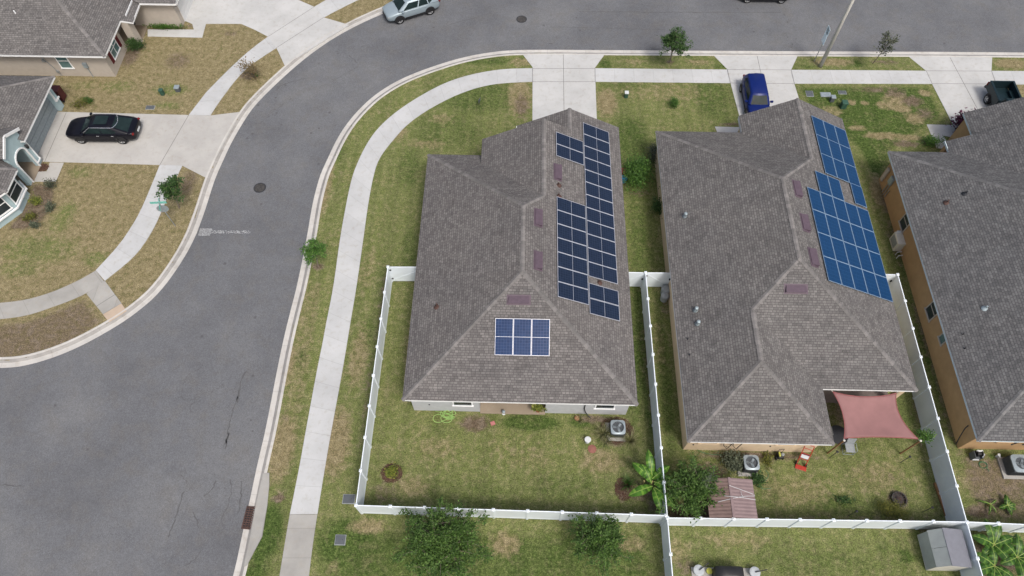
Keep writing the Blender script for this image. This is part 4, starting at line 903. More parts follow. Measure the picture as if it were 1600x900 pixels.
def make_panel(wd, ln, cellmat, half, frame):
    """local: x along the eave, y up the slope, z off the roof; origin at the panel's centre on the roof"""
    root = thing('solar_panel', 'solar panel', 'solar panel')
    z = .10; m = MB(); t = .035; f = .022
    for s in (-1, 1):
        m.box((s*(wd/2-f/2), 0, z), (f, ln, t)); m.box((0, s*(ln/2-f/2), z), (wd-2*f, f, t))
    m.build('frame', frame, root, world=False)
    m = MB(); a, b = wd/2-f, ln/2-f; z1 = z+t/2-.006
    if half:
        for y0, y1, v0, v1 in ((-b, -.008, 0, .5), (.008, b, .5, 1)): m.poly([(-a, y0, z1), (a, y0, z1), (a, y1, z1), (-a, y1, z1)], 0, [(0, v0), (1, v0), (1, v1), (0, v1)])
        m.poly([(-a, -.008, z1), (a, -.008, z1), (a, .008, z1), (-a, .008, z1)], 1, [(0, 0), (1, 0), (1, 1), (0, 1)])
    else: m.poly([(-a, -b, z1), (a, -b, z1), (a, b, z1), (-a, b, z1)], 0, [(0, 0), (1, 0), (1, 1), (0, 1)])
    m.poly([(-a, -b, z-.012), (-a, b, z-.012), (a, b, z-.012), (a, -b, z-.012)], 0, [(0, 0), (0, .01), (.01, .01), (.01, 0)])
    m.build('cells', [cellmat, frame], root, world=False)
    for y in (-ln*.28, ln*.28):
        m = MB(); m.box((0, y, z-.045), (wd+.02, .04, .045)); m.box((-wd*.3, y, .03), (.06, .08, .06)); m.build('rail', M['grey_metal'], root, world=False)
    return root
ORD = ['first', 'second', 'third', 'fourth', 'fifth', 'sixth', 'seventh', 'eighth', 'ninth', 'tenth', 'eleventh', 'twelfth']
def orient(o, u, v, c):
    u = Vector(u).normalized(); v = Vector(v).normalized(); n = u.cross(v)
    if n.z < 0: u = -u; n = u.cross(v)
    o.rotation_euler = Matrix((u, v, n)).transposed().to_euler(); o.location = c
def place_panel(proto, used, u, v, c, label, group):
    o = proto if not used else dup(proto, (0, 0, 0), 0, label)
    o['label'] = label; o['group'] = group; orient(o, u, v, c); return o
G1 = 'solar panels on the corner house'; G2 = 'solar panels on the second house'
pd = make_panel(.985, 2.04, M['pv_dark'], True, M['pv_frame']); n_ = 0
for i in range(12):
    place_panel(pd, n_, RU, RV, rpt(H1R, 1.97, 32.93-i*1.0), 'dark solar panel, %s from the street in the long right column, corner house' % ORD[i], G1); n_ += 1
for i in range(2):
    place_panel(pd, n_, RU, RV, rpt(H1R, 1.97, 20.46-i*1.02), 'dark solar panel, %s of the separate lower right pair, corner house' % ('upper' if i == 0 else 'lower'), G1)
for i in range(2):
    place_panel(pd, n_, RU, RV, rpt(H1R, 4.07, 31.22-i*1.0), 'dark solar panel, %s of the pair nearest the street beside the ridge, corner house' % ('upper' if i == 0 else 'lower'), G1)
for i in range(7):
    place_panel(pd, n_, RU, RV, rpt(H1R, 4.07, 26.0-i*1.005), 'dark solar panel, %s from the top in the left block of seven, corner house' % ORD[i], G1)
pn = make_panel(1.0, 2.04, M['pv_navy'], True, M['pv_frame'])
for i in range(3):
    y = 3.63/1.118; place_panel(pn, i, (1, 0, 0), (0, 1, SL), (-.83+i*1.02, 14.02+y, 2.6+SL*y), 'navy solar panel, %s of the three facing the back yard, corner house' % ('left', 'middle', 'right')[i], G1)
pb = make_panel(1.655, 1.04, M['pv_blue'], False, M['pv_frame_dark']); n_ = 0
for i in range(3):
    for j in range(3):
        place_panel(pb, n_, RU, RV, rpt(H2R, .73+j*1.07, 33.4-i*1.62), 'blue solar panel, %s row from the street, %s from the eave, second house' % (ORD[i], ORD[j]), G2); n_ += 1
for d, Y, w in ((2.77, 28.31, 'eave-side panel of the pair in the middle row'), (3.84, 28.31, 'ridge-side panel of the pair in the middle row'), (.68, 28.53, 'single panel by the eave beside the empty gap')):
    place_panel(pb, n_, RU, RV, rpt(H2R, d, Y), 'blue solar panel, %s, second house' % w, G2)
for i in range(4):
    for j in range(5):
        place_panel(pb, n_, RU, RV, rpt(H2R, .68+j*1.065, 26.62-i*1.672), 'blue solar panel, %s row of the block of twenty, %s from the eave' % (ORD[i], ORD[j]), G2)

M['lid_grey'] = plain('pale_grey_plastic', (.36, .385, .40), .55, 0, .1)

# ------------------------------------------------------------------ fences
FH = 1.83
def fence(label, a, b, step=1.79, posts=(True, True), group='white vinyl privacy fences', skip=None):
    root = thing('privacy_fence', label, 'fence', (a[0], a[1], 0), 0, group)
    L = math.hypot(b[0]-a[0], b[1]-a[1]); n = max(1, round(L/step)); ang = math.atan2(b[1]-a[1], b[0]-a[0])
    ps = [lerp(a, b, i/n) for i in range(n+1)]
    for i, p in enumerate(ps):
        if (i == 0 and not posts[0]) or (i == n and not posts[1]): continue
        m = MB(); lean = random.gauss(0, .006), random.gauss(0, .006)
        m.box((p[0], p[1], FH/2-.05), (.125, .125, FH+.1), ang)
        m.box((p[0], p[1], FH+.012), (.165, .165, .025), ang)
        cs, sn = math.cos(ang), math.sin(ang); q = [(p[0]+cs*x-sn*y, p[1]+sn*x+cs*y, FH+.024) for x, y in ((-.075,-.075), (.075,-.075), (.075,.075), (-.075,.075))]
        t = (p[0], p[1], FH+.075)
        for k in range(4): m.poly([q[k], q[(k+1) % 4], t])
        m.build('post', M['vinyl'], root)
    for i in range(n):
        p, q = ps[i], ps[i+1]; d = Vector((q[0]-p[0], q[1]-p[1])).normalized()*.06
        p = (p[0]+d.x, p[1]+d.y); q = (q[0]-d.x, q[1]-d.y); w = math.hypot(q[0]-p[0], q[1]-p[1]); mid = lerp(p, q, .5)
        m = MB(); dz = random.uniform(-.008, .008)
        m.box((mid[0], mid[1], FH-.07+dz), (w, .05, .14), ang); m.box((mid[0], mid[1], .11), (w, .05, .14), ang)
        nb = max(1, int(w/.28))
        for k in range(nb):                                   # tongue and groove boards, pattern inside the panel
            u = (k+.5)/nb; c = lerp(p, q, u); m.box((c[0], c[1], .93), (w/nb-.006, .034, 1.52), ang)
        m.box((mid[0], mid[1], .93), (w, .022, 1.5), ang)
        m.build('panel', M['vinyl'], root)
    return root
def gate(label, a, b, flip=False):
    root = thing('fence_gate', label, 'gate', (a[0], a[1], 0), 0, 'white vinyl gates beside the houses')
    ang = math.atan2(b[1]-a[1], b[0]-a[0]); w = math.hypot(b[0]-a[0], b[1]-a[1]); mid = lerp(a, b, .5); n = Vector((math.sin(ang), -math.cos(ang)))
    m = MB(); m.box((mid[0], mid[1], .95), (w, .03, 1.55), ang)
    for z in (.16, 1.74): m.box((mid[0], mid[1], z), (w, .05, .14), ang)
    for p in (a, b): m.box((p[0], p[1], .95), (.09, .055, 1.72), ang)
    m.build('panel', M['vinyl'], root)
    m = MB(); p, q = (a, b) if not flip else (b, a); m.bar((p[0]+n.x*.03, p[1]+n.y*.03, .25), (q[0]+n.x*.03, q[1]+n.y*.03, 1.66), .018, .06); m.build('brace', M['vinyl'], root)
    m = MB()
    for z in (.45, 1.5): m.box((a[0]+n.x*.05, a[1]+n.y*.05, z), (.12, .05, .1), ang)
    m.box((b[0]+n.x*.05, b[1]+n.y*.05, 1.1), (.09, .06, .16), ang); m.build('hinge', M['black'], root)
    return root
def short(a, b, k): return lerp(a, b, k)
fA, fB = (-8.33,23.13,1.85), (-8.41,8.41,1.85)
fC = (7.88,8.25,1.85); fC2 = (7.94,8.13,1.85); fD = (7.86,23.07,1.85); fE = (23.51,8.27,1.85); fF = (23.61,23.28,1.85)
fA, fB, fC, fC2, fD, fE, fF = [p[:2] for p in (fA, fB, fC, fC2, fD, fE, fF)]
fence('long white vinyl fence along the pavement, west side of the corner house yard', fA, fB)
fence('white vinyl fence closing the south side of the corner house yard', fB, fC, posts=(False, True))
fence('white vinyl fence between the back yards of the first and second house', fD, fC2, posts=(True, True))
fence('white vinyl fence running south out of the picture below the banana plant', fC2, (fC2[0]+.02, fC2[1]-5.4), posts=(False, True))
fence('white vinyl fence along the south side of the second yard, behind the brown shed', fC2, fE, posts=(False, True))
fence('white vinyl fence between the second yard and the orange house', fF, fE, posts=(True, False))
fence('white vinyl fence running south beside the slate grey shed', fE, (fE[0]+.03, fE[1]-5.4), posts=(False, True))
fence('white vinyl fence along the south side of the orange house yard', fE, (30.03,8.14,1.85)[:2], posts=(False, True))
gate('white vinyl gate between the pavement fence and the corner house', (fA[0]+.1, fA[1]), (-6.0, fA[1]+.05))
gate('white vinyl gate joining the corner house to the shared fence', (6.4, fD[1]), (fD[0]-.1, fD[1]))
gate('white vinyl gate joining the shared fence to the second house', (fD[0]+.1, fD[1]), (9.5, fD[1]+.02), True)
gate('white vinyl gate beside the blue solar panels of the second house', (22.05, fF[1]), (fF[0]-.1, fF[1]))

# ------------------------------------------------------------------ cars
def loft(m, rings, mi=0, caps=True):
    n = len(rings[0]); vs = [p for r in rings for p in r]
    fs = [(i*n+k, i*n+(k+1) % n, (i+1)*n+(k+1) % n, (i+1)*n+k) for i in range(len(rings)-1) for k in range(n)]
    if caps: fs += [tuple(range(n))[::-1], tuple((len(rings)-1)*n+k for k in range(n))]
    m.mesh(vs, fs, mi)
def wheel(root, x, y, r, side, wid=.21, big=False):
    Mx = Matrix.Rotation(R(-90*side), 3, 'X')
    m = MB(); h = wid/2
    m.lathe((x, y, r), [(r*.62, -h*.9), (r*.93, -h), (r, -h*.7), (r, h*.7), (r*.93, h), (r*.66, h), (r*.62, h*.6)], 24, M=Mx)
    w = m.build('wheel', M['tyre'], root, world=False, smooth=True)
    m = MB(); m.lathe((x, y, r), [(r*.63, h*.2), (r*.64, h*.85), (r*.58, h*.75), (r*.55, h*.3)], 20, M=Mx)
    for k in range(5):
        a = k*math.tau/5; p = Mx @ Vector((math.cos(a)*r*.33, math.sin(a)*r*.33, h*.62)); q = Vector((x, y, r))+p
        m.box(tuple(q), (r*.62, r*.20, .03), M=Mx @ Matrix.Rotation(a, 3, 'Z'))
    m.lathe((x, y, r), [(r*.15, h*.4), (r*.15, h*.8), (r*.05, h*.85)], 10, M=Mx)
    m.build('rim', M['rim'], w, world=False)
def car(name, label, loc, heading, paint, L, Wd, H, body, cab, wb, wr, trim=None, kind='car', roofglass=None, group=None):
    """local x forward. body: stations (x, half width, bottom, shoulder, crown) from tail to nose;
       cab: base rear/front x, roof rear/front x, base half width, roof half width, base z, roof z"""
    root = thing(name, label, kind, loc, heading, group)
    m = MB(); rings = []
    for x, w, zb, zs, zt in body:
        half = [(w*.70, zb), (w*.93, zb+.03), (w*.985, zb+.20), (w, (zb+zs)/2+.05), (w*.97, zs-.06), (w*.91, zs), (w*.55, zt-.008)]
        rings.append([(x, y, z) for y, z in half]+[(x, 0, zt)]+[(x, -y, z) for y, z in reversed(half)])
    loft(m, rings)
    m.build('body', paint, root, world=False, smooth=True, subsurf=2)
    xr0, xf0, xr1, xf1, w0, w1, z0, z1 = cab
    m = MB(); rings = []
    for t in (0, .12, .3, .55, .8, .93, 1):
        w = w0+(w1-w0)*t**1.15; z = z0-.03+(z1-.05-z0+.03)*t; a = xr0+(xr1-xr0)*t; b = xf0+(xf1-xf0)*t; k = .10
        rings.append([(a, -w*.86, z), (a+k, -w, z), (b-k, -w, z), (b, -w*.84, z), (b+.03, 0, z), (b, w*.84, z), (b-k, w, z), (a+k, w, z), (a, w*.86, z), (a-.03, 0, z)])
    w = w1; top = [(xr1+.06, -w*.75), (xr1+.16, -w*.86), (xf1-.16, -w*.86), (xf1-.06, -w*.75), (xf1-.02, 0), (xf1-.06, w*.75), (xf1-.16, w*.86), (xr1+.16, w*.86), (xr1+.06, w*.75), (xr1+.02, 0)]
    rings.append([(x, y, z1-.01 if abs(y) > .1 else z1+.012) for x, y in top])
    loft(m, rings)
    m.build('roof', paint, root, world=False, smooth=True)
    zz = lambda t: z0-.03+(z1-.05-z0+.03)*t
    def ring_at(t):
        w = w0+(w1-w0)*t**1.15; return xr0+(xr1-xr0)*t, xf0+(xf1-xf0)*t, w, zz(t)
    a0, b0, wA, zA = ring_at(.10); a1, b1, wB, zB = ring_at(.90)
    off = .012
    m = MB(); m.mesh([(b0+off, -wA*.80, zA), (b0+off+.03, 0, zA), (b0+off, wA*.80, zA), (b1+off, wB*.78, zB), (b1+off+.03, 0, zB), (b1+off, -wB*.78, zB)], [(0,1,4,5),(1,2,3,4)]); m.build('windshield', M['carglass'], root, world=False)
    m = MB(); m.mesh([(a0-off, -wA*.78, zA), (a0-off-.03, 0, zA), (a0-off, wA*.78, zA), (a1-off, wB*.76, zB), (a1-off-.03, 0, zB), (a1-off, -wB*.76, zB)], [(1,0,5,4),(2,1,4,3)]); m.build('rear_window', M['carglass'], root, world=False)
    for s in (-1, 1):
        fr = [(.05, .45), (.48, .75), (.78, .90)]
        for f0, f1 in fr:
            def P(f, t):
                a, b, w, z = ring_at(t); a += .16; b -= .14
                return (b+(a-b)*f, s*(w+off), z)
            lo_ = .12 if f1 < .85 else .40; q = [P(f0, .12), P(f1, lo_), P(f1, max(.52, lo_+.1)), P(f1-(.03 if f1 > .85 else 0), .87), P(f0, .87), P(f0, .52)]
            m = MB(); m.poly([q[0], q[1], q[2], q[5]][::s]); m.poly([q[5], q[2], q[3], q[4]][::s]); m.build('side_window', M['carglass'], root, world=False)
        for x in (-wb/2, wb/2):
            wy = [b[1] for b in body][len(body)//2]
            m = MB(); n = 14; r = wr*1.17; y = s*(wy+.006)
            vs = [(x+r*math.cos(math.pi*(1.08*k/n-.04)), y, wr+r*math.sin(math.pi*(1.08*k/n-.04))) for k in range(n+1)]
            m.poly(vs[::-s]); m.poly([(vx, s*(wy-.25), vz) for vx, vy, vz in vs][::-s])
            for k in range(n): m.poly([vs[k], vs[k+1], (vs[k+1][0], s*(wy-.25), vs[k+1][2]), (vs[k][0], s*(wy-.25), vs[k][2])])
            m.build('wheel_arch', M['black'], root, world=False)
            wheel(root, x, s*(wy-.085), wr, s)
        nose = body[-2]; tail = body[1]
        m = MB(); m.box((nose[0]-.06, s*nose[1]*.80, nose[3]-.10), (.24, .26, .10), s*-.42); m.build('headlight', M['lamp_clear'], root, world=False, bevel=.03)
        m = MB(); m.box((tail[0]-.02, s*tail[1]*.86, tail[3]-.09), (.16, .20, .13), s*.35); m.build('taillight', M['lamp_red'], root, world=False, bevel=.03)
        m = MB(); xm_ = xf0-.32; m.box((xm_, s*(w0+.15), z0+.06), (.13, .22, .14)); m.bar((xm_, s*(w0-.03), z0+.03), (xm_, s*(w0+.1), z0+.05), .05, .05); m.build('mirror', paint, root, world=False, bevel=.03)
        for f in (.30, .62):
            m = MB(); x = xf0-.2+(xr0-xf0+.3)*f-.12; yy = max(b[1] for b in body)*.99; m.box((x, s*yy, z0-.13), (.19, .03, .03)); m.build('handle', trim or paint, root, world=False)
        m = MB(); m.box((0, s*(max(b[1] for b in body)-.02), body[2][2]+.10), (wb-wr*2.6, .05, .12)); m.build('sill', M['black'], root, world=False)
        if trim:
            m = MB(); pts = []
            for f in (0, .2, .4, .6, .8, 1):
                a, b, w, z = ring_at(.93); pts.append((b-.1+(a-b+.05)*f, s*(w+.012), z+.008))
            pts = [(xf0-.25, s*(w0+.01), z0+.02)]+pts
            if roofglass: pts += [(a-.16, s*w*.8, z-.05), (a-.26, s*w*.3, z-.09), (a-.28, 0, z-.10)]
            m.tube(pts, .019, 6); m.build('window_trim', trim, root, world=False)
    m = MB(); m.box((body[-1][0]+.0, 0, body[-1][3]-.12), (.06, body[-1][1]*1.1, .18)); m.box((body[-1][0]+.01, 0, body[-1][2]+.12), (.05, body[-1][1]*1.2, .12)); m.build('grille', M['black'], root, world=False, bevel=.01)
    m = MB(); m.box((body[0][0]-.02, 0, body[0][3]-.25), (.03, .46, .14)); m.build('licence_plate', M['white_plastic'], root, world=False)
    if roofglass:
        m = MB(); a, b = roofglass; m.poly([(a, -w1*.62, z1+.022), (b, -w1*.66, z1+.024), (b, w1*.66, z1+.024), (a, w1*.62, z1+.022)]); m.build('roof_glass', M['carglass'], root, world=False)
    return root
def paintmat(name, c, metal=.2, rough=.28):
    t = NT(name); t.done(c, rough, metal, .22); t.b.inputs['Coat Weight'].default_value = .12; t.b.inputs['Coat Roughness'].default_value = .06; return t.mat
M['paint_black'] = paintmat('black_car_paint', (.004, .004, .008), .0, .3)
M['paint_silver'] = paintmat('silver_car_paint', (.28, .34, .375), .3, .4)
M['paint_blue'] = paintmat('royal_blue_car_paint', (.003, .013, .105), .05, .35)
M['paint_grey'] = paintmat('dark_grey_car_paint', (.09, .095, .10), .4, .3)
M['paint_green'] = paintmat('dark_green_car_paint', (.012, .026, .032), .2, .3)
def sedan_body(L, W, hood, belt, zb=.24):
    h = L/2
    return [(-h, W*.36, zb+.14, belt-.10, belt-.04), (-h+.10, W*.44, zb+.06, belt, belt+.03), (-h+.55, W*.49, zb, belt+.03, belt+.06), (-.5, W*.5, zb-.02, belt, belt+.04), (h-1.75, W*.5, zb-.02, belt-.01, belt+.03), (h-1.2, W*.495, zb, hood, hood+.07), (h-.55, W*.475, zb, hood-.08, hood+.02), (h-.14, W*.42, zb+.06, hood-.19, hood-.11), (h, W*.33, zb+.10, hood-.28, hood-.24)]
car('parked_car', 'glossy black hatchback with chrome window trim on the pale blue house driveway', (-30.72, 35.22, .02), R(180.5), M['paint_black'], 5.2, 1.9, 1.47, sedan_body(5.2, 1.92, .92, .96), (-2.30, 1.30, -1.0, .50, .86, .64, .97, 1.47), 3.0, .35, M['chrome'], roofglass=(-.75, .2), group='parked cars')
car('parked_car', 'silver sport utility car parked at the kerb on the bend', (-9.45, 49.12, -.10), R(206), M['paint_silver'], 4.65, 1.84, 1.66, sedan_body(4.65, 1.86, 1.02, 1.06, .30), (-2.2, 1.32, -1.80, .50, .86, .66, 1.06, 1.68), 2.66, .37, None, group='parked cars')
car('parked_car', 'royal blue hatchback on the driveway of the second house', (17.47, 39.35, .02), R(-90), M['paint_blue'], 4.1, 1.72, 1.53, sedan_body(4.1, 1.74, .96, 1.0, .24), (-1.95, 1.12, -1.62, .50, .80, .62, .98, 1.54), 2.5, .31, None, group='parked cars')
car('parked_car', 'dark grey car on the far side of the street, cut by the top edge', (20.06, 51.82, -.10), R(0), M['paint_grey'], 4.7, 1.82, 1.46, sedan_body(4.7, 1.82, .92, .95), (-1.9, 1.05, -1.2, .25, .82, .60, .96, 1.46), 2.85, .33, None, group='parked cars')
# pick-up truck: open bed, cab towards the garage
pt = thing('pickup_truck', 'dark green pickup truck with open bed on the third driveway', 'pickup', (36.0, 38.55, .02), R(-90), 'parked cars')
Lp, Wp = 4.7, 1.80; h = Lp/2
m = MB(); wy = Wp/2
# bed: floor, two walls with wheel-house, tailgate, bulkhead
m.box((-1.25, 0, .62), (1.95, 1.5, .06)); m.box((-.28, 0, .9), (.06, 1.6, .62))
for s in (-1, 1):
    m.box((-1.27, s*(wy-.06), .93), (2.0, .12, .66)); m.box((-1.27, s*(wy-.07), 1.27), (2.05, .16, .04)); m.box((-1.3, s*(wy-.24), .76), (.85, .26, .24))
m.build('bed', M['paint_green'], pt, world=False, bevel=.02)
m = MB(); m.box((-2.28, 0, .94), (.09, 1.62, .64)); m.box((-2.33, 0, .94), (.03, 1.2, .3)); m.build('tailgate', M['paint_green'], pt, world=False, bevel=.02)
m = MB(); m.box((-2.42, 0, .55), (.16, 1.72, .18)); m.build('bumper', M['dark_metal'], pt, world=False, bevel=.02)
m = MB(); rings = []
for x, w, zb, zs, zt in [(-.24, wy*.98, .42, 1.22, 1.24), (.9, wy, .40, 1.12, 1.16), (1.2, wy, .40, 1.05, 1.10), (2.0, wy*.97, .42, .98, 1.03), (2.32, wy*.86, .50, .82, .86)]:
    half = [(w*.8, zb), (w*.98, zb+.08), (w, (zb+zs)/2), (w*.95, zs)]
    rings.append([(x, y, z) for y, z in half]+[(x, 0, zt)]+[(x, -y, z) for y, z in reversed(half)])
loft(m, rings); m.build('body', M['paint_green'], pt, world=False, smooth=True, bevel=.02)
m = MB(); rings = []
for t, w, a, b, z in ((0, .80, -.24, 1.15, 1.10), (.9, .66, -.12, .55, 1.66), (1, .58, -.02, .45, 1.70)): rings.append([(a, -w, z), (b, -w, z), (b, w, z), (a, w, z)])
loft(m, rings); m.build('roof', M['paint_green'], pt, world=False, bevel=.03)
m = MB(); m.poly([(-.255, -.68, 1.20), (-.255, .68, 1.20), (-.16, .60, 1.58), (-.16, -.60, 1.58)][::-1]); m.build('rear_window', M['carglass'], pt, world=False)
m = MB(); m.poly([(1.10, -.72, 1.16), (1.10, .72, 1.16), (.62, .62, 1.62), (.62, -.62, 1.62)]); m.build('windshield', M['carglass'], pt, world=False)
for s in (-1, 1):
    m = MB(); m.poly([(-.1, s*.80, 1.18), (.9, s*.80, 1.18), (.5, s*.69, 1.58), (-.05, s*.69, 1.58)][::s]); m.build('side_window', M['carglass'], pt, world=False)
    m = MB(); m.box((-2.3, s*(wy-.02), .95), (.12, .1, .3)); m.build('taillight', M['lamp_red'], pt, world=False)
    m = MB(); m.box((.75, s*(wy+.1), 1.2), (.12, .2, .18)); m.build('mirror', M['black'], pt, world=False)
    for x in (-1.3, 1.5):
        wheel(pt, x, s*(wy-.03), .36, s, .24)
        m = MB(); n = 12; r = .43; vs = [(x+r*math.cos(math.pi*k/n), s*(wy+.012), .38+r*math.sin(math.pi*k/n)) for k in range(n+1)]; m.poly(vs[::-s]); m.build('wheel_arch', M['black'], pt, world=False)

# ------------------------------------------------------------------ street furniture and utilities
lp = thing('street_lamp', 'tall pale concrete lamp post on the verge between two driveways', 'lamp post', (23.32, 43.42, 0))
m = MB(); m.tube([(23.32, 43.42, -.3), (23.32, 43.42, 9.2)], [.155, .095], 16); m.build('pole', M['concrete_pole'], lp, smooth=True)
m = MB(); m.tube([(23.32, 43.42, 8.9), (23.32, 44.2, 9.4), (23.32, 45.6, 9.5)], .04, 8); m.build('arm', M['grey_metal'], lp)
m = MB(); m.box((23.32, 45.8, 9.5), (.32, .75, .14)); m.build('lamp_head', M['grey_metal'], lp, bevel=.04)
sg = thing('road_sign', 'pale blue and white double sign on a thin pole beside the lamp post', 'sign', (22.96, 44.02, 0))
m = MB(); m.tube([(22.96, 44.02, -.2), (22.96, 44.02, 3.3)], .032, 8); m.build('pole', M['grey_metal'], sg)
for z0, z1, w in ((1.85, 2.58, .62), (2.64, 3.28, .60)):
    m = MB(); m.box((22.91, 44.02, (z0+z1)/2), (.02, w, z1-z0)); p = m.build('sign_plate', M['sign_blue'], sg)
    m = MB()
    for k in range(4): m.box((22.895, 44.02+random.uniform(-.05, .05), z0+.12+(z1-z0-.2)*k/3.4), (.008, w*random.uniform(.45, .72), .055))
    m.build('lettering', M['trim'] if z0 < 2 else M['dark_metal'], p)
ss = thing('stop_sign', 'stop sign with two turquoise street name blades by the pavement', 'sign', (-23.58, 27.17, 0))
m = MB(); m.tube([(-23.58, 27.17, -.2), (-23.58, 27.17, 2.72)], .032, 8); m.build('pole', M['grey_metal'], ss)
m = MB(); Mo = Matrix.Rotation(R(192), 3, 'Z') @ Matrix.Rotation(R(90), 3, 'X'); m.lathe((-23.56, 27.13, 2.05), [(.38, -.008), (.38, .008)], 8, M=Mo @ Matrix.Rotation(R(22.5), 3, 'Z')); oc = m.build('octagon', M['pale_metal'], ss)
m = MB(); m.lathe((-23.56, 27.13, 2.05), [(.36, .009), (.36, .013)], 8, M=Mo @ Matrix.Rotation(R(22.5), 3, 'Z')); m.build('red_face', M['red'], oc)
cu = bpy.data.curves.new('stop_lettering', 'FONT'); cu.body = 'STOP'; cu.size = .27; cu.align_x = 'CENTER'; cu.align_y = 'CENTER'; cu.extrude = .002
tmp = bpy.data.objects.new('lettering_curve', cu); COL.objects.link(tmp); lme = bpy.data.meshes.new_from_object(tmp); bpy.data.objects.remove(tmp)
to = bpy.data.objects.new('lettering', lme); COL.objects.link(to); lme.materials.clear(); lme.materials.append(M['trim']); to.parent = oc
Mt = Mo.to_4x4(); Mt.translation = Vector((-23.56, 27.13, 2.05))+(Mo @ Vector((0, 0, .016)))-Vector(ss.location); to.matrix_local = Mt
for z, a, ln in ((2.45, R(-70), .98), (2.65, R(4), 1.05)):
    m = MB(); m.box((-23.60, 27.17, z), (ln, .02, .2), a); b_ = m.build('street_name_blade', M['turquoise'], ss)
    m = MB(); m.box((-23.60, 27.17, z), (ln-.04, .024, .012), a); m.box((-23.60, 27.17, z+.085), (ln-.02, .024, .012), a); m.box((-23.60, 27.17, z-.085), (ln-.02, .024, .012), a); m.build('blade_border', M['trim'], b_)
ys_ = thing('yard_sign', 'small dark yard sign on a wire stake in the corner house front lawn', 'sign', (-3.30,38.70))
p = (-3.30,38.70); m = MB(); m.tube([(p[0], p[1], -.1), (p[0], p[1], .5)], .012, 6); m.build('stake', M['dark_metal'], ys_)
m = MB(); m.box((p[0]-.02, p[1], .55), (.36, .02, .32), R(70)); s_ = m.build('sign_plate', M['slate_plastic'], ys_); m = MB(); m.box((p[0]-.03, p[1]+.01, .56), (.18, .024, .20), R(70)); m.build('sign_face', M['white_plastic'], s_)
for q, lab in (((-18.51,30.62,-0.10), 'round iron manhole cover in the road of the bend'), ((-0.29,48.52,-0.10), 'round iron manhole cover in the street opposite the first driveway')):
    root = thing('manhole_cover', lab, 'manhole', (q[0], q[1], -.1), 0, 'manhole covers')
    m = MB(); m.lathe((q[0], q[1], -.1), [(.44, 0), (.44, .008), (.38, .012)], 28); m.build('rim', M['dark_metal'], root)
    m = MB(); m.lathe((q[0], q[1], -.1), [(.37, .012), (.37, .018)], 28)
    for k in range(7): m.box((q[0], q[1]-.27+k*.09, -.08), (2*math.sqrt(max(.01, .36**2-(-.27+k*.09)**2))-.04, .03, .006))
    m.build('lid', M['iron'], root)
g0, g1 = (-14.58,8.64,-0.10), (-14.65,7.43,-0.10); gc = lerp(g0, g1, .5); ga = math.atan2(g1[1]-g0[1], g1[0]-g0[0])
gr = thing('storm_grate', 'rusty brown storm drain grate in the gutter', 'drain', (gc[0], gc[1], -.09), ga)
Lg = math.hypot(g1[0]-g0[0], g1[1]-g0[1])
m = MB()
for s in (-1, 1): m.box((0, s*.235, .012), (Lg, .05, .07)); m.box((s*(Lg/2-.02), 0, .012), (.05, .47, .07))
for k in range(9): m.box((-Lg/2+.1+k*(Lg-.2)/8, 0, .010), (.055, .46, .06))
for y in (-.08, .08): m.box((0, y, .008), (Lg, .03, .05))
m.build('bars', M['rust'], gr, world=False)
m = MB(); m.box((0, 0, -.01), (Lg, .5, .02)); m.build('pit', M['black'], gr, world=False)
def lid(px, w, d, label, mat, name='utility_box', rz=0, h=.05):
    root = thing(name, label, 'utility box', px, rz)
    m = MB(); m.box((0, 0, h/2), (w, d, h)); m.build('lid', mat, root, world=False, bevel=.015)
    m = MB(); m.box((0, 0, -.02), (w+.07, d+.07, .08)); m.build('rim', M['grey_plastic'], root, world=False, bevel=.015)
    m = MB(); m.box((w*.25, 0, h), (.05, .03, .02)); m.build('latch', M['dark_metal'], root, world=False)
def pedestal(px, label, body, cap, h=.6, w=.26):
    root = thing('utility_pedestal', label, 'utility box', px)
    m = MB(); m.box((0, 0, h/2-.05), (w, w, h-.1)); m.build('body', body, root, world=False, bevel=.03)
    m = MB(); m.box((0, 0, h-.05), (w+.05, w+.05, .10)); m.build('cap', cap, root, world=False, bevel=.03)
lid((-28.27,37.94), .62, .34, 'black rectangular utility lid in the grass beside the pale blue house driveway', M['slate_plastic'])
pedestal((-27.65,39.28), 'dark green utility pedestal in the lawn of the beige house', M['green_plastic'], M['green_plastic'], .55)
pedestal((-26.57,39.71), 'grey utility pedestal with pale cap near the green pedestal', M['slate_plastic'], M['pale_metal'], .45, .34)
pedestal((7.83,39.81), 'green utility pedestal with white cap in the second house front lawn', M['green_plastic'], M['white_plastic'], .55)
lid((21.96,40.49), .5, .55, 'black square utility lid beside the second driveway', M['slate_plastic'])
lid((23.17,40.42), .75, .42, 'pale grey utility lid in the grass east of the second driveway', M['pale_metal'])
lid((24.49,40.68), .55, .32, 'dark grey utility lid furthest from the second driveway', M['slate_plastic'])
pedestal((23.47,39.76), 'small grey utility pedestal with pale cap east of the second driveway', M['slate_plastic'], M['pale_metal'], .5, .3)
pedestal((24.17,39.12), 'dark green utility pedestal east of the blue solar panels', M['green_plastic'], M['green_plastic'], .6, .4)
lid((-9.41,6.97), .52, .48, 'slate square utility lid in the grass south of the corner fence', M['slate_plastic'])
lid((-9.25,9.14), .62, .46, 'slate rectangular utility lid touching the corner of the pavement fence', M['slate_plastic'])

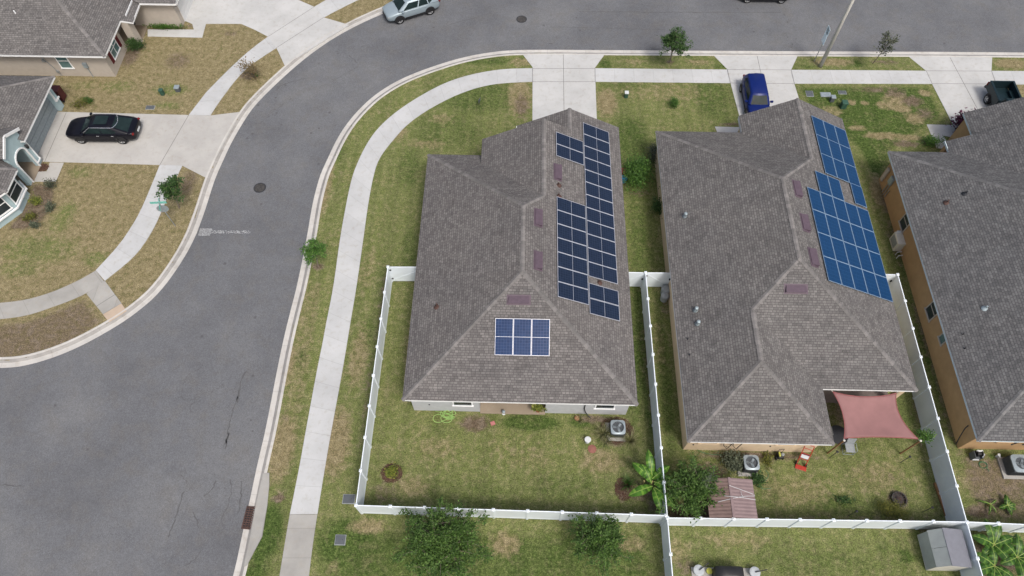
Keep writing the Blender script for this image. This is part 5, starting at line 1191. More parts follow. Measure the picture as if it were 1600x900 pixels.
# ------------------------------------------------------------------ air conditioners
def ac(loc, label, rz=0, sz=.84, h=.74):
    root = thing('air_conditioner', label, 'air conditioner', loc, rz, 'air conditioner units behind the houses')
    m = MB(); m.box((-.06, -.03, .03), (sz+.26, sz+.24, .14)); m.build('pad', M['side_old'], root, world=False, bevel=.01)
    m = MB(); m.box((0, 0, .10+h/2-.04), (sz-.04, sz-.04, h-.08)); c = m.build('cabinet', M['slate_plastic'], root, world=False, bevel=.05)
    m = MB()
    for k in range(16):
        for s in (-1, 1):
            t = -sz/2+.06+k*(sz-.12)/15; m.box((t, s*(sz/2-.015), .1+h/2), (.012, .012, h-.2)); m.box((s*(sz/2-.015), t, .1+h/2), (.012, .012, h-.2))
    m.build('louvre', M['dark_metal'], c, world=False)
    # top cover: square with a round hole
    m = MB(); n = 32; z = .10+h; ro = .335
    sq = []
    for k in range(n):
        a = math.tau*k/n; cx, cy = math.cos(a), math.sin(a); q = (abs(cx)**6+abs(cy)**6)**(-1/6); sq.append((cx*q*sz/2, cy*q*sz/2))
    ci = [(ro*math.cos(math.tau*k/n), ro*math.sin(math.tau*k/n)) for k in range(n)]
    for k in range(n):
        j = (k+1) % n
        m.poly([(*sq[k], z), (*sq[j], z), (*ci[j], z+.03), (*ci[k], z+.03)]); m.poly([(*ci[k], z+.03), (*ci[j], z+.03), (*ci[j], z-.12), (*ci[k], z-.12)]); m.poly([(*sq[j], z), (*sq[k], z), (*sq[k], z-.08), (*sq[j], z-.08)])
    m.build('top_cover', M['pale_metal'], root, world=False)
    m = MB(); m.lathe((0, 0, z-.13), [(ro+.01, 0), (ro+.01, .01)], 24); m.build('fan_well', M['black'], root, world=False)
    for k in range(3):
        m = MB(); a = k*math.tau/3+.9; m.box((.185*math.cos(a), .185*math.sin(a), z-.07), (.20, .13, .012), M=Matrix.Rotation(a, 3, 'Z') @ Matrix.Rotation(R(14), 3, 'X')); m.build('fan_blade', M['pale_metal'], root, world=False)
    m = MB(); m.lathe((0, 0, z-.1), [(.08, 0), (.08, .08), (.03, .09)], 14)
    m.build('fan_hub', M['pale_metal'], root, world=False)
    m = MB()
    for r_ in (.10, .17, .24, .31): m.tube([(r_*math.cos(math.tau*k/24), r_*math.sin(math.tau*k/24), z+.025) for k in range(25)], .004, 4, cap=False)
    for k in range(6): a = k*math.pi/6; m.tube([(-ro*math.cos(a), -ro*math.sin(a), z+.022), (ro*math.cos(a), ro*math.sin(a), z+.022)], .004, 4)
    m.build('fan_guard', M['dark_metal'], root, world=False)
ac((5.76, 13.33, 0), 'air conditioner unit behind the corner house among ornamental grass')
ac((13.09, 11.46, 0), 'air conditioner unit behind the second house, between a bush and a hose')
ac((28.05, 11.72, 0), 'air conditioner unit behind the orange house at the right edge', 0, 1.0, .8)

# ------------------------------------------------------------------ sheds and yard things
sh = thing('garden_shed', 'low brown shed with ribbed metal roof behind the second house', 'shed', (11.4, 9.2, 0))
x0, x1, y0, y1, xr_ = 10.1, 12.6, 8.16, 10.2, 11.3
m = MB(); m.box(((x0+x1)/2, (y0+y1)/2, .9), (x1-x0-.16, y1-y0-.12, 1.9)); m.build('wall', M['shed_brown'], sh)
for a, b, za, zb, nm, mt in ((x0, xr_, 1.94, 2.2, 'roof', M['shed_brown']), (x1, xr_, 1.96, 2.2, 'roof', M['shed_pink'])):
    m = MB(); n = 44
    for k in range(n):
        ya, yb_ = y0+(y1-y0)*k/n, y0+(y1-y0)*(k+1)/n; d0 = .011*((k//2) % 2); d1 = .011*(((k+1)//2) % 2)
        m.poly([(a, ya, za+d0), (b, ya, zb+d0), (b, yb_, zb+d1), (a, yb_, za+d1)][::(1 if a > b else -1)])
    m.build(nm, mt, sh, solid=.012)
m = MB(); m.bar((xr_, y0-.02, 2.235), (xr_, y1+.02, 2.235), .13, .03); m.build('ridge_cap', M['shed_pink'], sh)
m = MB()
for pts in ([(11.25, 9.78, 2.27), (11.9, 9.6, 2.14), (12.5, 9.42, 2.03), (12.65, 9.4, 1.9)], [(10.95, 9.25, 2.17), (11.3, 9.2, 2.28), (11.9, 9.2, 2.13), (12.62, 9.12, 2.0)], [(10.6, 8.95, 2.1), (11.3, 9.1, 2.27), (12.0, 9.28, 2.1), (12.6, 9.32, 2.02)]): m.tube(smooth_line(pts, 2), .012, 5)
m.tube([(11.85, 9.55, 2.15), (11.83, 9.3, 2.3), (11.95, 9.2, 2.14)], .01, 5)
m.build('white_cable', M['white_plastic'], sh)
gs = thing('resin_shed', 'slate grey resin storage shed against the white fence', 'shed', (22.3, 7.0, 0))
sx0, sx1, sy0, sy1 = 21.72, 23.35, 6.08, 7.95; xq = 22.12
m = MB(); prof = [(sx0, .04), (sx1-.05, .04), (sx1-.05, 1.35), (xq+.12, 1.78), (sx0, 1.30)]
for yy, s in ((sy0+.04, 1), (sy1-.04, -1)): m.poly([(x, yy, z) for x, z in prof][::s])
m.poly([(sx0, sy1-.04, .04), (sx0, sy0+.04, .04), (sx0, sy0+.04, 1.30), (sx0, sy1-.04, 1.30)]); m.poly([(sx1-.05, sy0+.04, .04), (sx1-.05, sy1-.04, .04), (sx1-.05, sy1-.04, 1.35), (sx1-.05, sy0+.04, 1.35)])
m.build('wall', M['cream_plastic'], gs)
m = MB(); n = 7
for k in range(n):
    t0, t1 = k/n, (k+1)/n; xa, xb = xq+(sx1-xq)*t0, xq+(sx1-xq)*t1; za, zb = 1.86-(.42)*t0, 1.86-.42*t1
    m.poly([(xa, sy0, za+.012), (xb, sy0, zb+.012+.014), (xb, sy1, zb+.012+.014), (xa, sy1, za+.012)])
    m.poly([(xb, sy0, zb+.026), (xb, sy0, zb+.0), (xb, sy1, zb+.0), (xb, sy1, zb+.026)])
m.build('roof', M['shed_grey'], gs, solid=.02)
for y0_, y1_ in ((sy0+.02, (sy0+sy1)/2-.008), ((sy0+sy1)/2+.008, sy1-.02)):
    m = MB(); m.mesh([(sx0-.06, y0_, 1.22), (sx0-.06, y1_, 1.22), (xq, y1_, 1.84), (xq, y0_, 1.84), (sx0-.06, y0_, 1.18), (sx0-.06, y1_, 1.18), (xq, y1_, 1.80), (xq, y0_, 1.80)], [(3,2,1,0),(4,5,6,7),(0,1,5,4),(1,2,6,5),(2,3,7,6),(3,0,4,7)]); m.build('lid', M['shed_sage'], gs)
m = MB(); m.mesh([(sx0-.012, sy0+.05, .1), (sx0-.012, sy1-.05, .1), (sx0-.012, sy1-.05, 1.2), (sx0-.012, sy0+.05, 1.2)], [(3,2,1,0)]); m.build('door', M['shed_sage'], gs)

# shade sail: posts, cloth, ropes are one tied-together thing
sl = thing('shade_sail', 'dusty red shade sail strung from the second house eave to two timber posts', 'shade sail', (19.6, 13.6, 0))
P00, P10, P01, P11 = (17.70, 15.12, 2.42), (21.25, 15.12, 2.42), (17.86, 12.50, 2.22), (21.90, 12.54, 2.24)
m = MB(); n = 18; V = []
for j in range(n+1):
    for i in range(n+1):
        u, v = i/n, j/n
        a = lerp(P00, P10, u); b = lerp(P01, P11, u); p = lerp(a, b, v)
        su, sv = 4*u*(1-u), 4*v*(1-v)
        cx = .34*sv*(1-2*u)*(.75 if u < .5 else 1.15); cy = .26*su*(2*v-1)*(1.0 if v < .5 else .35)
        V.append((p[0]+cx, p[1]+cy, p[2]-.22*su*sv))
F = [(j*(n+1)+i, (j+1)*(n+1)+i, (j+1)*(n+1)+i+1, j*(n+1)+i+1) for j in range(n) for i in range(n)]
m.mesh(V, F); m.build('sail_cloth', M['sail'], sl, smooth=True, solid=.006)
m = MB(); E = [V[i] for i in range(n+1)]; m.tube([add(p, (0, 0, .004)) for p in E], .02, 5); m.tube([V[n*(n+1)+i] for i in range(n+1)], .022, 5); m.tube([V[j*(n+1)] for j in range(n+1)], .02, 5); m.tube([V[j*(n+1)+n] for j in range(n+1)], .02, 5); m.build('hem', M['sail_hem'], sl)
for b_, t_ in (((17.78, 12.33), P01), ((21.93, 12.40), P11)):
    m = MB(); m.tube([(b_[0], b_[1], -.2), (b_[0], b_[1], 2.34)], .045, 8); m.build('post', M['wood'], sl)
    m = MB(); m.lathe((b_[0], b_[1], 2.34), [(.06, 0), (.06, .05), (.02, .07)], 10); m.tube([(b_[0], b_[1], 2.28), t_], .012, 5); m.build('post_cap', M['cream_plastic'], sl)
m = MB(); m.tube([P10, (21.5, 15.3, 2.5)], .012, 5); m.tube([P00, (17.6, 15.2, 2.5)], .012, 5); m.build('rope', M['cream_plastic'], sl)

def patio_chair(loc, rz, label):
    root = thing('patio_chair', label, 'chair', loc, rz, 'metal patio chairs under the sail')
    m = MB()
    for s in (-1, 1):
        m.tube([(s*.28, .27, 0), (s*.28, .25, .62), (s*.28, -.22, .64), (s*.28, -.25, 0)], .014, 6); m.tube([(s*.28, .27, .01), (s*.28, -.25, .01)], .014, 6)
    m.tube([(-.28, .27, .012), (.28, .27, .012)], .014, 6); m.tube([(-.28, -.24, .40), (.28, -.24, .40)], .014, 6); m.tube([(-.28, .24, .40), (.28, .24, .40)], .014, 6)
    m.build('frame', M['pale_metal'], root, world=False)
    m = MB(); m.box((0, .02, .42), (.52, .50, .02)); m.build('seat', M['grey_plastic'], root, world=False, bevel=.008)
    m = MB(); m.box((0, -.30, .70), (.50, .02, .52), M=Matrix.Rotation(R(14), 3, 'X')); m.build('backrest', M['grey_plastic'], root, world=False, bevel=.008)
patio_chair((18.95, 12.55, 0), R(178), 'grey metal patio chair standing in front of the sail')
patio_chair((17.55, 13.35, 0), R(90), 'grey metal patio chair half hidden between roof and sail')
m = MB(); tb = thing('patio_table', 'dark patio table under the red shade sail', 'table', (18.3, 13.2, 0))
m.lathe((18.3, 13.2, 0), [(.55, .70), (.57, .72), (.55, .74)], 24); m.build('top', M['dark_metal'], tb)
m = MB()
for k in range(4): a = k*math.pi/2+.7; m.tube([(18.3+.4*math.cos(a), 13.2+.4*math.sin(a), 0), (18.3+.25*math.cos(a), 13.2+.25*math.sin(a), .7)], .02, 6)
m.build('leg', M['dark_metal'], tb)

# red hand truck leaning on the wall
ht = thing('hand_truck', 'red hand truck with white label leaning on the cream wall', 'hand truck', (16.08,11.56))
b0 = Vector((*(16.07,11.52), .05)); t0 = Vector((16.35,12.37,1.25)); ax_ = (t0-b0); sd = Vector((0, 0, 1)).cross(ax_).normalized()*.24
m = MB()
for s in (-1, 1): m.tube([tuple(b0+sd*s), tuple(b0+sd*s+ax_)], .026, 8)
for f in (.02, .34, .60, .82, 1.0): m.tube([tuple(b0-sd+ax_*f), tuple(b0+sd+ax_*f)], .022, 8)
m.build('frame', M['red'], ht)
m = MB(); q = ax_.to_track_quat('Y', 'Z').to_matrix(); m.box(tuple(b0+ax_*.50), (.46, .34, .03), M=q); pl = m.build('crate_panel', M['maroon_paint'], ht)
nn = sd.cross(ax_).normalized(); nn = nn if nn.z > 0 else -nn
m = MB(); m.box(tuple(b0+ax_*.47+nn*.022), (.42, .22, .012), M=q); m.build('white_label', M['white_plastic'], pl)
m = MB(); m.box(tuple(b0+ax_*.02+Vector((0, -.10, -.0))), (.62, .26, .05), math.atan2(sd.y, sd.x)); m.build('toe_plate', M['red'], ht, bevel=.02)
for s in (-1, 1):
    m = MB(); m.lathe(tuple(b0+sd*s*1.15+ax_*.1-nn*.05), [(.1, -.03), (.12, 0), (.1, .03)], 14, M=sd.to_track_quat('Z', 'Y').to_matrix()); m.build('wheel', M['tyre'], ht)
# small pressure washers, buckets, hoses
def washer(loc, label, accent, rz):
    root = thing('pressure_washer', label, 'machine', loc, rz)
    m = MB(); m.box((0, 0, .25), (.30, .34, .34)); m.build('housing', M['black'], root, world=False, bevel=.05)
    m = MB(); m.box((-.06, .02, .46), (.10, .26, .1)); m.build('cover', accent, root, world=False, bevel=.03)
    m = MB(); m.lathe((.10, .0, .38), [(.09, 0), (.1, .12), (.06, .16)], 12); m.build('tank', M['grey_metal'], root, world=False)
    for s in (-1, 1):
        m = MB(); m.lathe((s*.19, -.08, .12), [(.12, -.03), (.13, 0), (.12, .03)], 14, M=Matrix.Rotation(R(90), 3, 'Y')); m.build('wheel', M['tyre'], root, world=False)
    m = MB(); m.tube([(-.14, .15, .3), (-.14, .2, .8), (.14, .2, .8), (.14, .15, .3)], .015, 6); m.build('handle', M['dark_metal'], root, world=False)
washer((14.93,12.05), 'small black and yellow machine by the cream wall', M['yellow'], R(5))
hc = thing('hose_reel', 'black and white hose reel cart at the orange house corner', 'hose reel', (26.07,12.30))
p = (26.07,12.30)
m = MB(); m.box((p[0], p[1], .25), (.46, .40, .06)); m.box((p[0]-.22, p[1], .3), (.04, .42, .55)); m.box((p[0]+.22, p[1], .3), (.04, .42, .55)); m.build('frame', M['slate_plastic'], hc, bevel=.02)
m = MB(); m.lathe((p[0]+.05, p[1]+.04, .50), [(.10, -.16), (.19, -.15), (.19, -.12), (.1, -.1), (.1, .1), (.19, .12), (.19, .15), (.1, .16)], 18, M=Matrix.Rotation(R(90), 3, 'Y')); m.build('drum', M['black'], hc)
m = MB(); m.box((p[0]+.06, p[1]+.16, .62), (.34, .09, .06)); m.box((p[0]-.02, p[1]-.2, .14), (.36, .07, .06)); m.tube([(p[0]+.18, p[1]+.1, .6), (p[0]+.24, p[1]-.05, .66), (p[0]+.18, p[1]-.16, .5)], .03, 6); m.build('handle', M['white_plastic'], hc)
def coil(pts_c, r, turns, name, label, mat, cat='hose', rad=.016, jitter=.12, tail=()):
    pts = []; N = 22*turns
    ox = oy = 0
    for i in range(N):
        if i % 22 == 0: ox, oy, rr = random.gauss(0, jitter), random.gauss(0, jitter*.6), r*random.uniform(.6, 1.05)
        a = i/22*math.tau; pts.append((pts_c[0]+ox+rr*math.cos(a)*1.0, pts_c[1]+oy+rr*math.sin(a)*.8, .03+.012*(i//22)+.01*math.sin(i)))
    pts += [(x, y, .025) for x, y in tail]
    pts = [tuple(sum(pts[min(max(i+k, 0), len(pts)-1)][j] for k in (-1, 0, 1))/3 for j in range(3)) for i in range(len(pts))]
    m = MB(); m.tube(pts, rad, 6); return tag(m.build(name, mat, smooth=True), label, cat)
coil((-4.16,14.12), .36, 7, 'garden_hose', 'bright green garden hose coiled below the corner house tap', M['hose_green'], tail=((-4.74,14.33), (-4.93,14.36)), jitter=.24)
coil((26.40,11.83), .28, 2, 'garden_hose', 'dark hose looped on the worn grass of the orange house', M['hose_dark'], jitter=.08, tail=((26.53,11.54), (26.78,11.44)), rad=.014)
m = MB(); pts = [(*p, .03) for p in smooth_line([(10.37,12.32),(10.72,12.18),(11.26,12.08),(11.99,12.10)], 2)]; m.tube(pts, .015, 6)
pts = [(*p, .03) for p in smooth_line([(14.08,11.26),(14.26,11.01),(13.95,10.64),(13.53,10.46),(13.70,10.18),(14.25,10.26)], 2)]; m.tube(pts, .015, 6)
tag(m.build('garden_hose', M['hose_dark']), 'dark green hose trailing past the air conditioner of the second house', 'hose')
bk = thing('bucket', 'white bucket standing alone on the corner house back lawn', 'bucket', (4.06,12.71))
p = (4.06,12.71); m = MB(); m.lathe((p[0], p[1], 0), [(.14, 0), (.17, .34), (.18, .36), (.165, .36), (.16, .3)], 18); m.build('pail', M['white_plastic'], bk)
m = MB(); m.lathe((p[0], p[1], .36), [(.185, 0), (.185, .02), (.15, .03)], 18); m.build('lid', M['white_plastic'], bk)
m = MB(); m.lathe((*(4.32,12.28), 0), [(.26, .0), (.24, .03), (.1, .045)], 12); tag(m.build('stepping_stone', plain('terracotta', (.22, .095, .075), .9, 0, .2)), 'round terracotta stepping stone in the lawn below the white bucket', 'stone')
m = MB(); m.lathe((*(3.48,14.08), 0), [(.02, .0), (.14, .03), (.17, .10), (.12, .17), (.03, .2)], 12); tag(m.build('garden_pumpkin', plain('pumpkin_orange', (.27, .15, .075), .7), smooth=True), 'small orange round pot by the corner house wall', 'pot')
m = MB(); m.box((*(-1.43,13.66), .05), (.26, .22, .10), .4); tag(m.build('brick', plain('pink_brick', (.40, .16, .15), .9), bevel=.01), 'pink brick lying in the bare patch behind the corner house', 'brick')
wl_ = thing('garden_lantern', 'small white lantern standing beside the tan patio', 'lantern', (-0.81,14.30)); p = (-0.81,14.30)
m = MB(); m.lathe((p[0], p[1], 0), [(.10, 0), (.12, .03), (.03, .05), (.03, .22)], 10); m.build('base', M['white_plastic'], wl_); m = MB(); m.lathe((p[0], p[1], .22), [(.10, 0), (.10, .14), (.02, .2)], 10); m.build('shade', M['pale_metal'], wl_)
# planter on the patio
pp = thing('potted_plant', 'potted plant on the tan patio of the corner house', 'plant', (1.2, 14.5, .06)); PATIO_POT = pp
m = MB(); m.lathe((1.2, 14.5, .06), [(.13, 0), (.18, .3), (.2, .32), (.16, .3)], 14); m.build('pot', plain('clay_pot', (.30, .12, .06), .8), pp)
# tanks by the second house, left side
for q, r, lab in (((9.35,22.65), .30, 'larger grey round bin nearer the gate beside the second house'), ((9.25,22.18), .26, 'smaller grey round bin beside the second house, south of the larger one')):
    root = thing('round_bin', lab, 'bin', q, 0)
    m = MB(); m.lathe((0, 0, 0), [(r*.9, 0), (r, .5), (r*1.03, .52)], 18); m.build('body', M['grey_plastic'], root, world=False, smooth=False)
    m = MB(); m.lathe((0, 0, .52), [(r*1.06, 0), (r*1.04, .04), (r*.5, .08), (.05, .09)], 18); m.build('lid', M['grey_plastic'], root, world=False, smooth=True)
# maroon wheelie bin by the pale blue house
wbn = thing('wheelie_bin', 'maroon wheelie bin beside the pale blue house corner', 'bin', (-35.25,38.64))
p = (-35.25,38.64); m = MB(); m.prism([(p[0]-.33, p[1]-.3), (p[0]+.33, p[1]-.3), (p[0]+.33, p[1]+.3), (p[0]-.33, p[1]+.3)], .12, 1.05); m.build('body', M['maroon'], wbn, bevel=.05)
m = MB(); m.box((p[0], p[1], 1.09), (.74, .68, .08)); m.build('lid', M['maroon'], wbn, bevel=.03)
m = MB(); m.tube([(p[0]-.3, p[1]-.36, 1.0), (p[0]+.3, p[1]-.36, 1.0)], .02, 6); m.build('handle', M['black'], wbn)
for s in (-1, 1):
    m = MB(); m.lathe((p[0]+s*.3, p[1]-.3, .12), [(.10, -.03), (.12, 0), (.10, .03)], 14, M=Matrix.Rotation(R(90), 3, 'Y')); m.build('wheel', M['tyre'], wbn)
# white cabinet by the orange wall
cb = thing('utility_cabinet', 'white cabinet with an open front beside the orange wall', 'cabinet', (25.05,26.64)); p = (25.18,26.65)
m = MB(); m.box((p[0]-.06, p[1]+.05, .44), (.58, 1.0, .86)); m.build('body', M['cream_plastic'], cb, bevel=.03); m = MB(); m.box((p[0]-.355, p[1]+.05, .46), (.03, .74, .56)); m.build('recess', M['grey_plastic'], cb)
m = MB(); m.box((p[0]-.12, p[1]+.46, .92), (.26, .22, .14)); m.build('cap', M['white_plastic'], cb, bevel=.03)
m = MB(); p = (24.96,25.93)
for dy in (0, -.28): m.tube([(p[0], p[1]+dy, 0), (p[0], p[1]+dy, .32), (p[0]+.25, p[1]+dy+.02, .36)], .03, 6)
tag(m.build('water_pipe', M['white_plastic']), 'pair of white bent pipes coming out of the ground by the orange wall', 'pipe')
m = MB(); p = (27.36,12.36); m.lathe((p[0], p[1], 0), [(.05, 0), (.05, .25), (.08, .27), (.08, .33), (.03, .35)], 10); m.box((p[0]+.02, p[1]-.06, .27), (.07, .16, .07)); tag(m.build('water_tap', M['white_plastic']), 'white standpipe on the grass behind the orange house', 'pipe')
# red and blue toys beside the corner house
m = MB(); p = (7.19,31.71); m.lathe((p[0], p[1], 0), [(.2, 0), (.24, .35), (.26, .36), (.2, .34)], 12); tag(m.build('blue_pail', plain('blue_plastic', (.03, .22, .45), .5)), 'blue pail on the grass at the corner house east wall', 'bucket')
m = MB(); p = (7.20,32.34); m.box((p[0], p[1], .18), (.3, .42, .36)); m.box((p[0], p[1], .38), (.33, .46, .05)); tag(m.build('storage_box', plain('brick_red_plastic', (.25, .06, .05), .5), bevel=.02), 'brick red storage box at the corner house east wall', 'box')
# fire pit, stakes, timber edging
fp = thing('fire_pit', 'dark round fire pit ring in the second back yard', 'fire pit', (21.17,9.78)); p = (21.17,9.78)
m = MB(); m.lathe((p[0], p[1], 0), [(.40, 0), (.42, .20), (.36, .20), (.34, .04), (.02, .03)], 20); m.build('bowl', M['iron'], fp)
m = MB()
for k in range(6): a = k*math.pi/6; m.tube([(p[0]-.4*math.cos(a), p[1]-.4*math.sin(a), .22), (p[0]+.4*math.cos(a), p[1]+.4*math.sin(a), .24)], .012, 5)
m.build('grate', M['rust'], fp)
def stake(a, hgt, label):
    root = thing('garden_light', label, 'garden light', a, 0, 'black solar stake lights in the second back yard')
    m = MB(); m.tube([(0, 0, -.05), (0, 0, hgt)], .018, 6); m.build('stake', M['dark_metal'], root, world=False)
    m = MB(); m.lathe((0, 0, hgt), [(.02, -.1), (.06, -.04), (.075, 0), (.02, .03)], 10); m.build('lamp_head', M['black'], root, world=False)
stake((18.22,8.85), 1.15, 'black stake light by the fence, left of the yellowish shrub'); stake((22.34,9.15), 1.1, 'black stake light by the fence, near the timber edging'); stake((17.80,12.04), 1.25, 'black stake light beside the left sail post'); stake((21.79,11.87), 1.2, 'black stake light beside the right sail post')
m = MB(); a_, b_ = (23.40,10.75), (23.54,8.94); m.bar((*a_, .09), (*b_, .09), .10, .12); m.bar((a_[0]+.12, a_[1]-.1, .05), (b_[0]+.11, b_[1], .05), .06, .08); tag(m.build('timber_beam', M['wood']), 'long timber beams lying along the white fence of the second yard', 'timber')
# paved pad with covered grill and round lidded bins at the bottom edge
m = MB(); m.prism([(9.34, 4.6), (12.66, 4.6), (12.66, 6.02), (9.34, 6.0)], -.05, .05); tag(m.build('paver_pad', M['side_old']), 'pale paved pad at the bottom edge carrying the covered grill', 'paving')
gl = thing('covered_grill', 'grill under a black cover on the paved pad', 'grill', (11.1, 5.6, 0))
m = MB(); rings = []
for z, gx_, gy_ in ((.06, .72, .34), (.5, .72, .35), (.85, .74, .36), (1.0, .70, .33), (1.12, .52, .24), (1.16, .3, .12)): rings.append([(11.1+gx_*sx*k, 5.62+gy_*sy*k2, z+random.uniform(-.02, .02)) for sx, sy, k, k2 in ((-1,-1,1,.8), (-.9,-1,.95,1), (.9,-1,.95,1), (1,-1,1,.8), (1,1,1,.8), (.9,1,.95,1), (-.9,1,.95,1), (-1,1,1,.8))])
loft(m, rings); m.build('cover', M['slate_plastic'] if False else M['black'], gl, smooth=True)
m = MB()
for k in range(4): m.lathe((10.65+k*.3, 5.42, 1.12-.02), [(.02, 0), (.025, .02), (.01, .03)], 8)
m.build('knob', M['pale_metal'], gl)
for q, lab, a in (((9.65,5.80,0.45), 'round white lidded bin left of the covered grill', .6), ((12.57,5.77,0.45), 'round white lidded bin right of the covered grill', .2)):
    root = thing('lidded_bin', lab, 'bin', (q[0], q[1], 0))
    m = MB(); m.lathe((0, 0, 0), [(.22, .05), (.25, .38)], 20); m.build('body', M['lid_grey'], root, world=False)
    m = MB(); m.lathe((0, 0, .38), [(.28, 0), (.28, .04), (.2, .06), (.02, .07)], 24); m.build('lid', M['lid_grey'], root, world=False)
    m = MB(); m.bar((0, 0, .48), (.62*math.cos(a), .62*math.sin(a), .58), .05, .05); m.build('handle', M['black'], root, world=False)
m = MB(); q = (10.25,5.81); m.lathe((q[0], q[1], .05), [(.14, 0), (.16, .18), (.13, .18)], 14); tag(m.build('plant_pot', M['yellow']), 'small yellow pot on the paved pad beside the left bin', 'pot')

# ------------------------------------------------------------------ vegetation
M['leaf_oak'] = leafmat('oak_leaves', (.052, .110, .020), (.120, .205, .045))
M['leaf_street'] = leafmat('street_tree_leaves', (.034, .082, .020), (.080, .145, .038))
M['leaf_fresh'] = leafmat('fresh_green_leaves', (.06, .15, .024), (.13, .24, .05))
M['leaf_olive'] = leafmat('olive_leaves', (.06, .075, .045), (.14, .15, .10))
M['leaf_tan'] = leafmat('dry_tan_leaves', (.17, .125, .06), (.28, .22, .12))
M['leaf_yellow'] = leafmat('yellow_green_leaves', (.13, .17, .025), (.30, .30, .06))
M['leaf_hedge'] = leafmat('hedge_leaves', (.045, .115, .016), (.10, .19, .03))
M['leaf_grey'] = leafmat('grey_green_leaves', (.075, .095, .06), (.17, .19, .12))
M['leaf_purple'] = leafmat('purple_leaves', (.07, .015, .04), (.16, .03, .085))
M['leaf_banana'] = leafmat('banana_leaves', (.040, .105, .016), (.10, .20, .030), .4, .3)
M['leaf_banana_bright'] = leafmat('bright_banana_leaves', (.065, .17, .02), (.15, .29, .04), .4, .3)
M['leaf_mustard'] = leafmat('mustard_green_needles', (.10, .11, .018), (.17, .17, .03))
M['blade'] = leafmat('ornamental_grass_blades', (.13, .14, .05), (.33, .31, .17))
M['blade_dark'] = leafmat('dark_grass_blades', (.06, .08, .03), (.14, .15, .06))
def leaf_cloud(m, c, rad, n, size, clumps=14, tight=.34, shell=.55, up=.45, aspect=2.0, seed=0):
    """many separate bent leaves gathered in uneven clumps inside an ellipsoid"""
    rr = random.Random(seed)
    cl = []
    for k in range(clumps):
        while True:
            d = Vector((rr.gauss(0, 1), rr.gauss(0, 1), rr.gauss(0, 1)))
            if d.length > .01: break
        d.normalize(); k_ = shell+(1-shell)*rr.random()
        if rr.random() < .25: k_ *= .5
        cl.append((Vector((d.x*rad[0], d.y*rad[1], d.z*rad[2]))*k_*.82, rr.uniform(.6, 1.35)))
    for i in range(n):
        o, s = rr.choice(cl); sp = tight*s
        p = Vector(c)+o+Vector((rr.gauss(0, sp)*rad[0], rr.gauss(0, sp)*rad[1], rr.gauss(0, sp*.8)*rad[2]))
        if p.z < .03: p.z = .03+rr.random()*.1
        a = rr.uniform(0, math.tau); tl = rr.gauss(up, .5)
        d = Vector((math.cos(a), math.sin(a), math.sin(tl)*.8)).normalized(); w = Vector((-math.sin(a), math.cos(a), rr.gauss(0, .35))).normalized()
        L = size*rr.uniform(.6, 1.35); W_ = L/aspect*.5; u = d.cross(w).normalized()
        b = p; t = p+d*L; q = p+d*L*.45
        m.mesh([tuple(b), tuple(q+w*W_-u*W_*.25), tuple(t), tuple(q-w*W_-u*W_*.25)], [(0,1,2),(0,2,3)])
def branch_cloud(m, tm, c, rad, n, size, nb, seed, tr):
    """an open crown: branches fan out from the trunk, each carries its own sprays of leaves"""
    rr = random.Random(seed); c = Vector(c); low = c-Vector((0, 0, rad[2]*.75)); tips = []
    for k in range(nb):
        az = k*2.39996+rr.uniform(-.3, .3); el = rr.uniform(-.15, 1.45); reach = rr.uniform(.55, 1.12)
        d = Vector((math.cos(az)*math.cos(el)*rad[0], math.sin(az)*math.cos(el)*rad[1], math.sin(el)*rad[2]))*reach
        e_ = c+d; s = low+Vector((0, 0, rad[2]*rr.uniform(0, .6))); mid = (s+e_)/2+Vector((rr.gauss(0, .1), rr.gauss(0, .1), .12))
        tm.tube([tuple(s), tuple(mid), tuple(e_)], [tr*.4, tr*.25, .006], 5); tips.append((s, mid, e_))
        for q in range(2):
            f = rr.uniform(.35, .8); st = Vector(lerp(mid, e_, f)); en = st+Vector((rr.gauss(0, .32)*rad[0], rr.gauss(0, .32)*rad[1], rr.gauss(.05, .18)*rad[2])); tm.tube([tuple(st), tuple(en)], [.012, .004], 4); tips.append((st, (st+en)/2, en))
    for i in range(n):
        s, mid, e_ = rr.choice(tips); t = rr.random()**.55; p = Vector(lerp(mid, e_, t)); j = .055+.10*rr.random()
        p = p+Vector((rr.gauss(0, j), rr.gauss(0, j), rr.gauss(0, j*.7))); o = (e_-mid).normalized()
        a = rr.uniform(0, math.tau); d = (o*.8+Vector((math.cos(a), math.sin(a), rr.gauss(-.1, .4)))).normalized(); w = d.cross(Vector((rr.gauss(0, .5), rr.gauss(0, .5), 1))).normalized()
        L = size*rr.uniform(.6, 1.4); W_ = L*.24; u = w.cross(d).normalized(); q = p+d*L*.45; tp = p+d*L
        m.mesh([tuple(p), tuple(q+w*W_-u*W_*.3), tuple(tp), tuple(q-w*W_-u*W_*.3)], [(0,1,2),(0,2,3)])
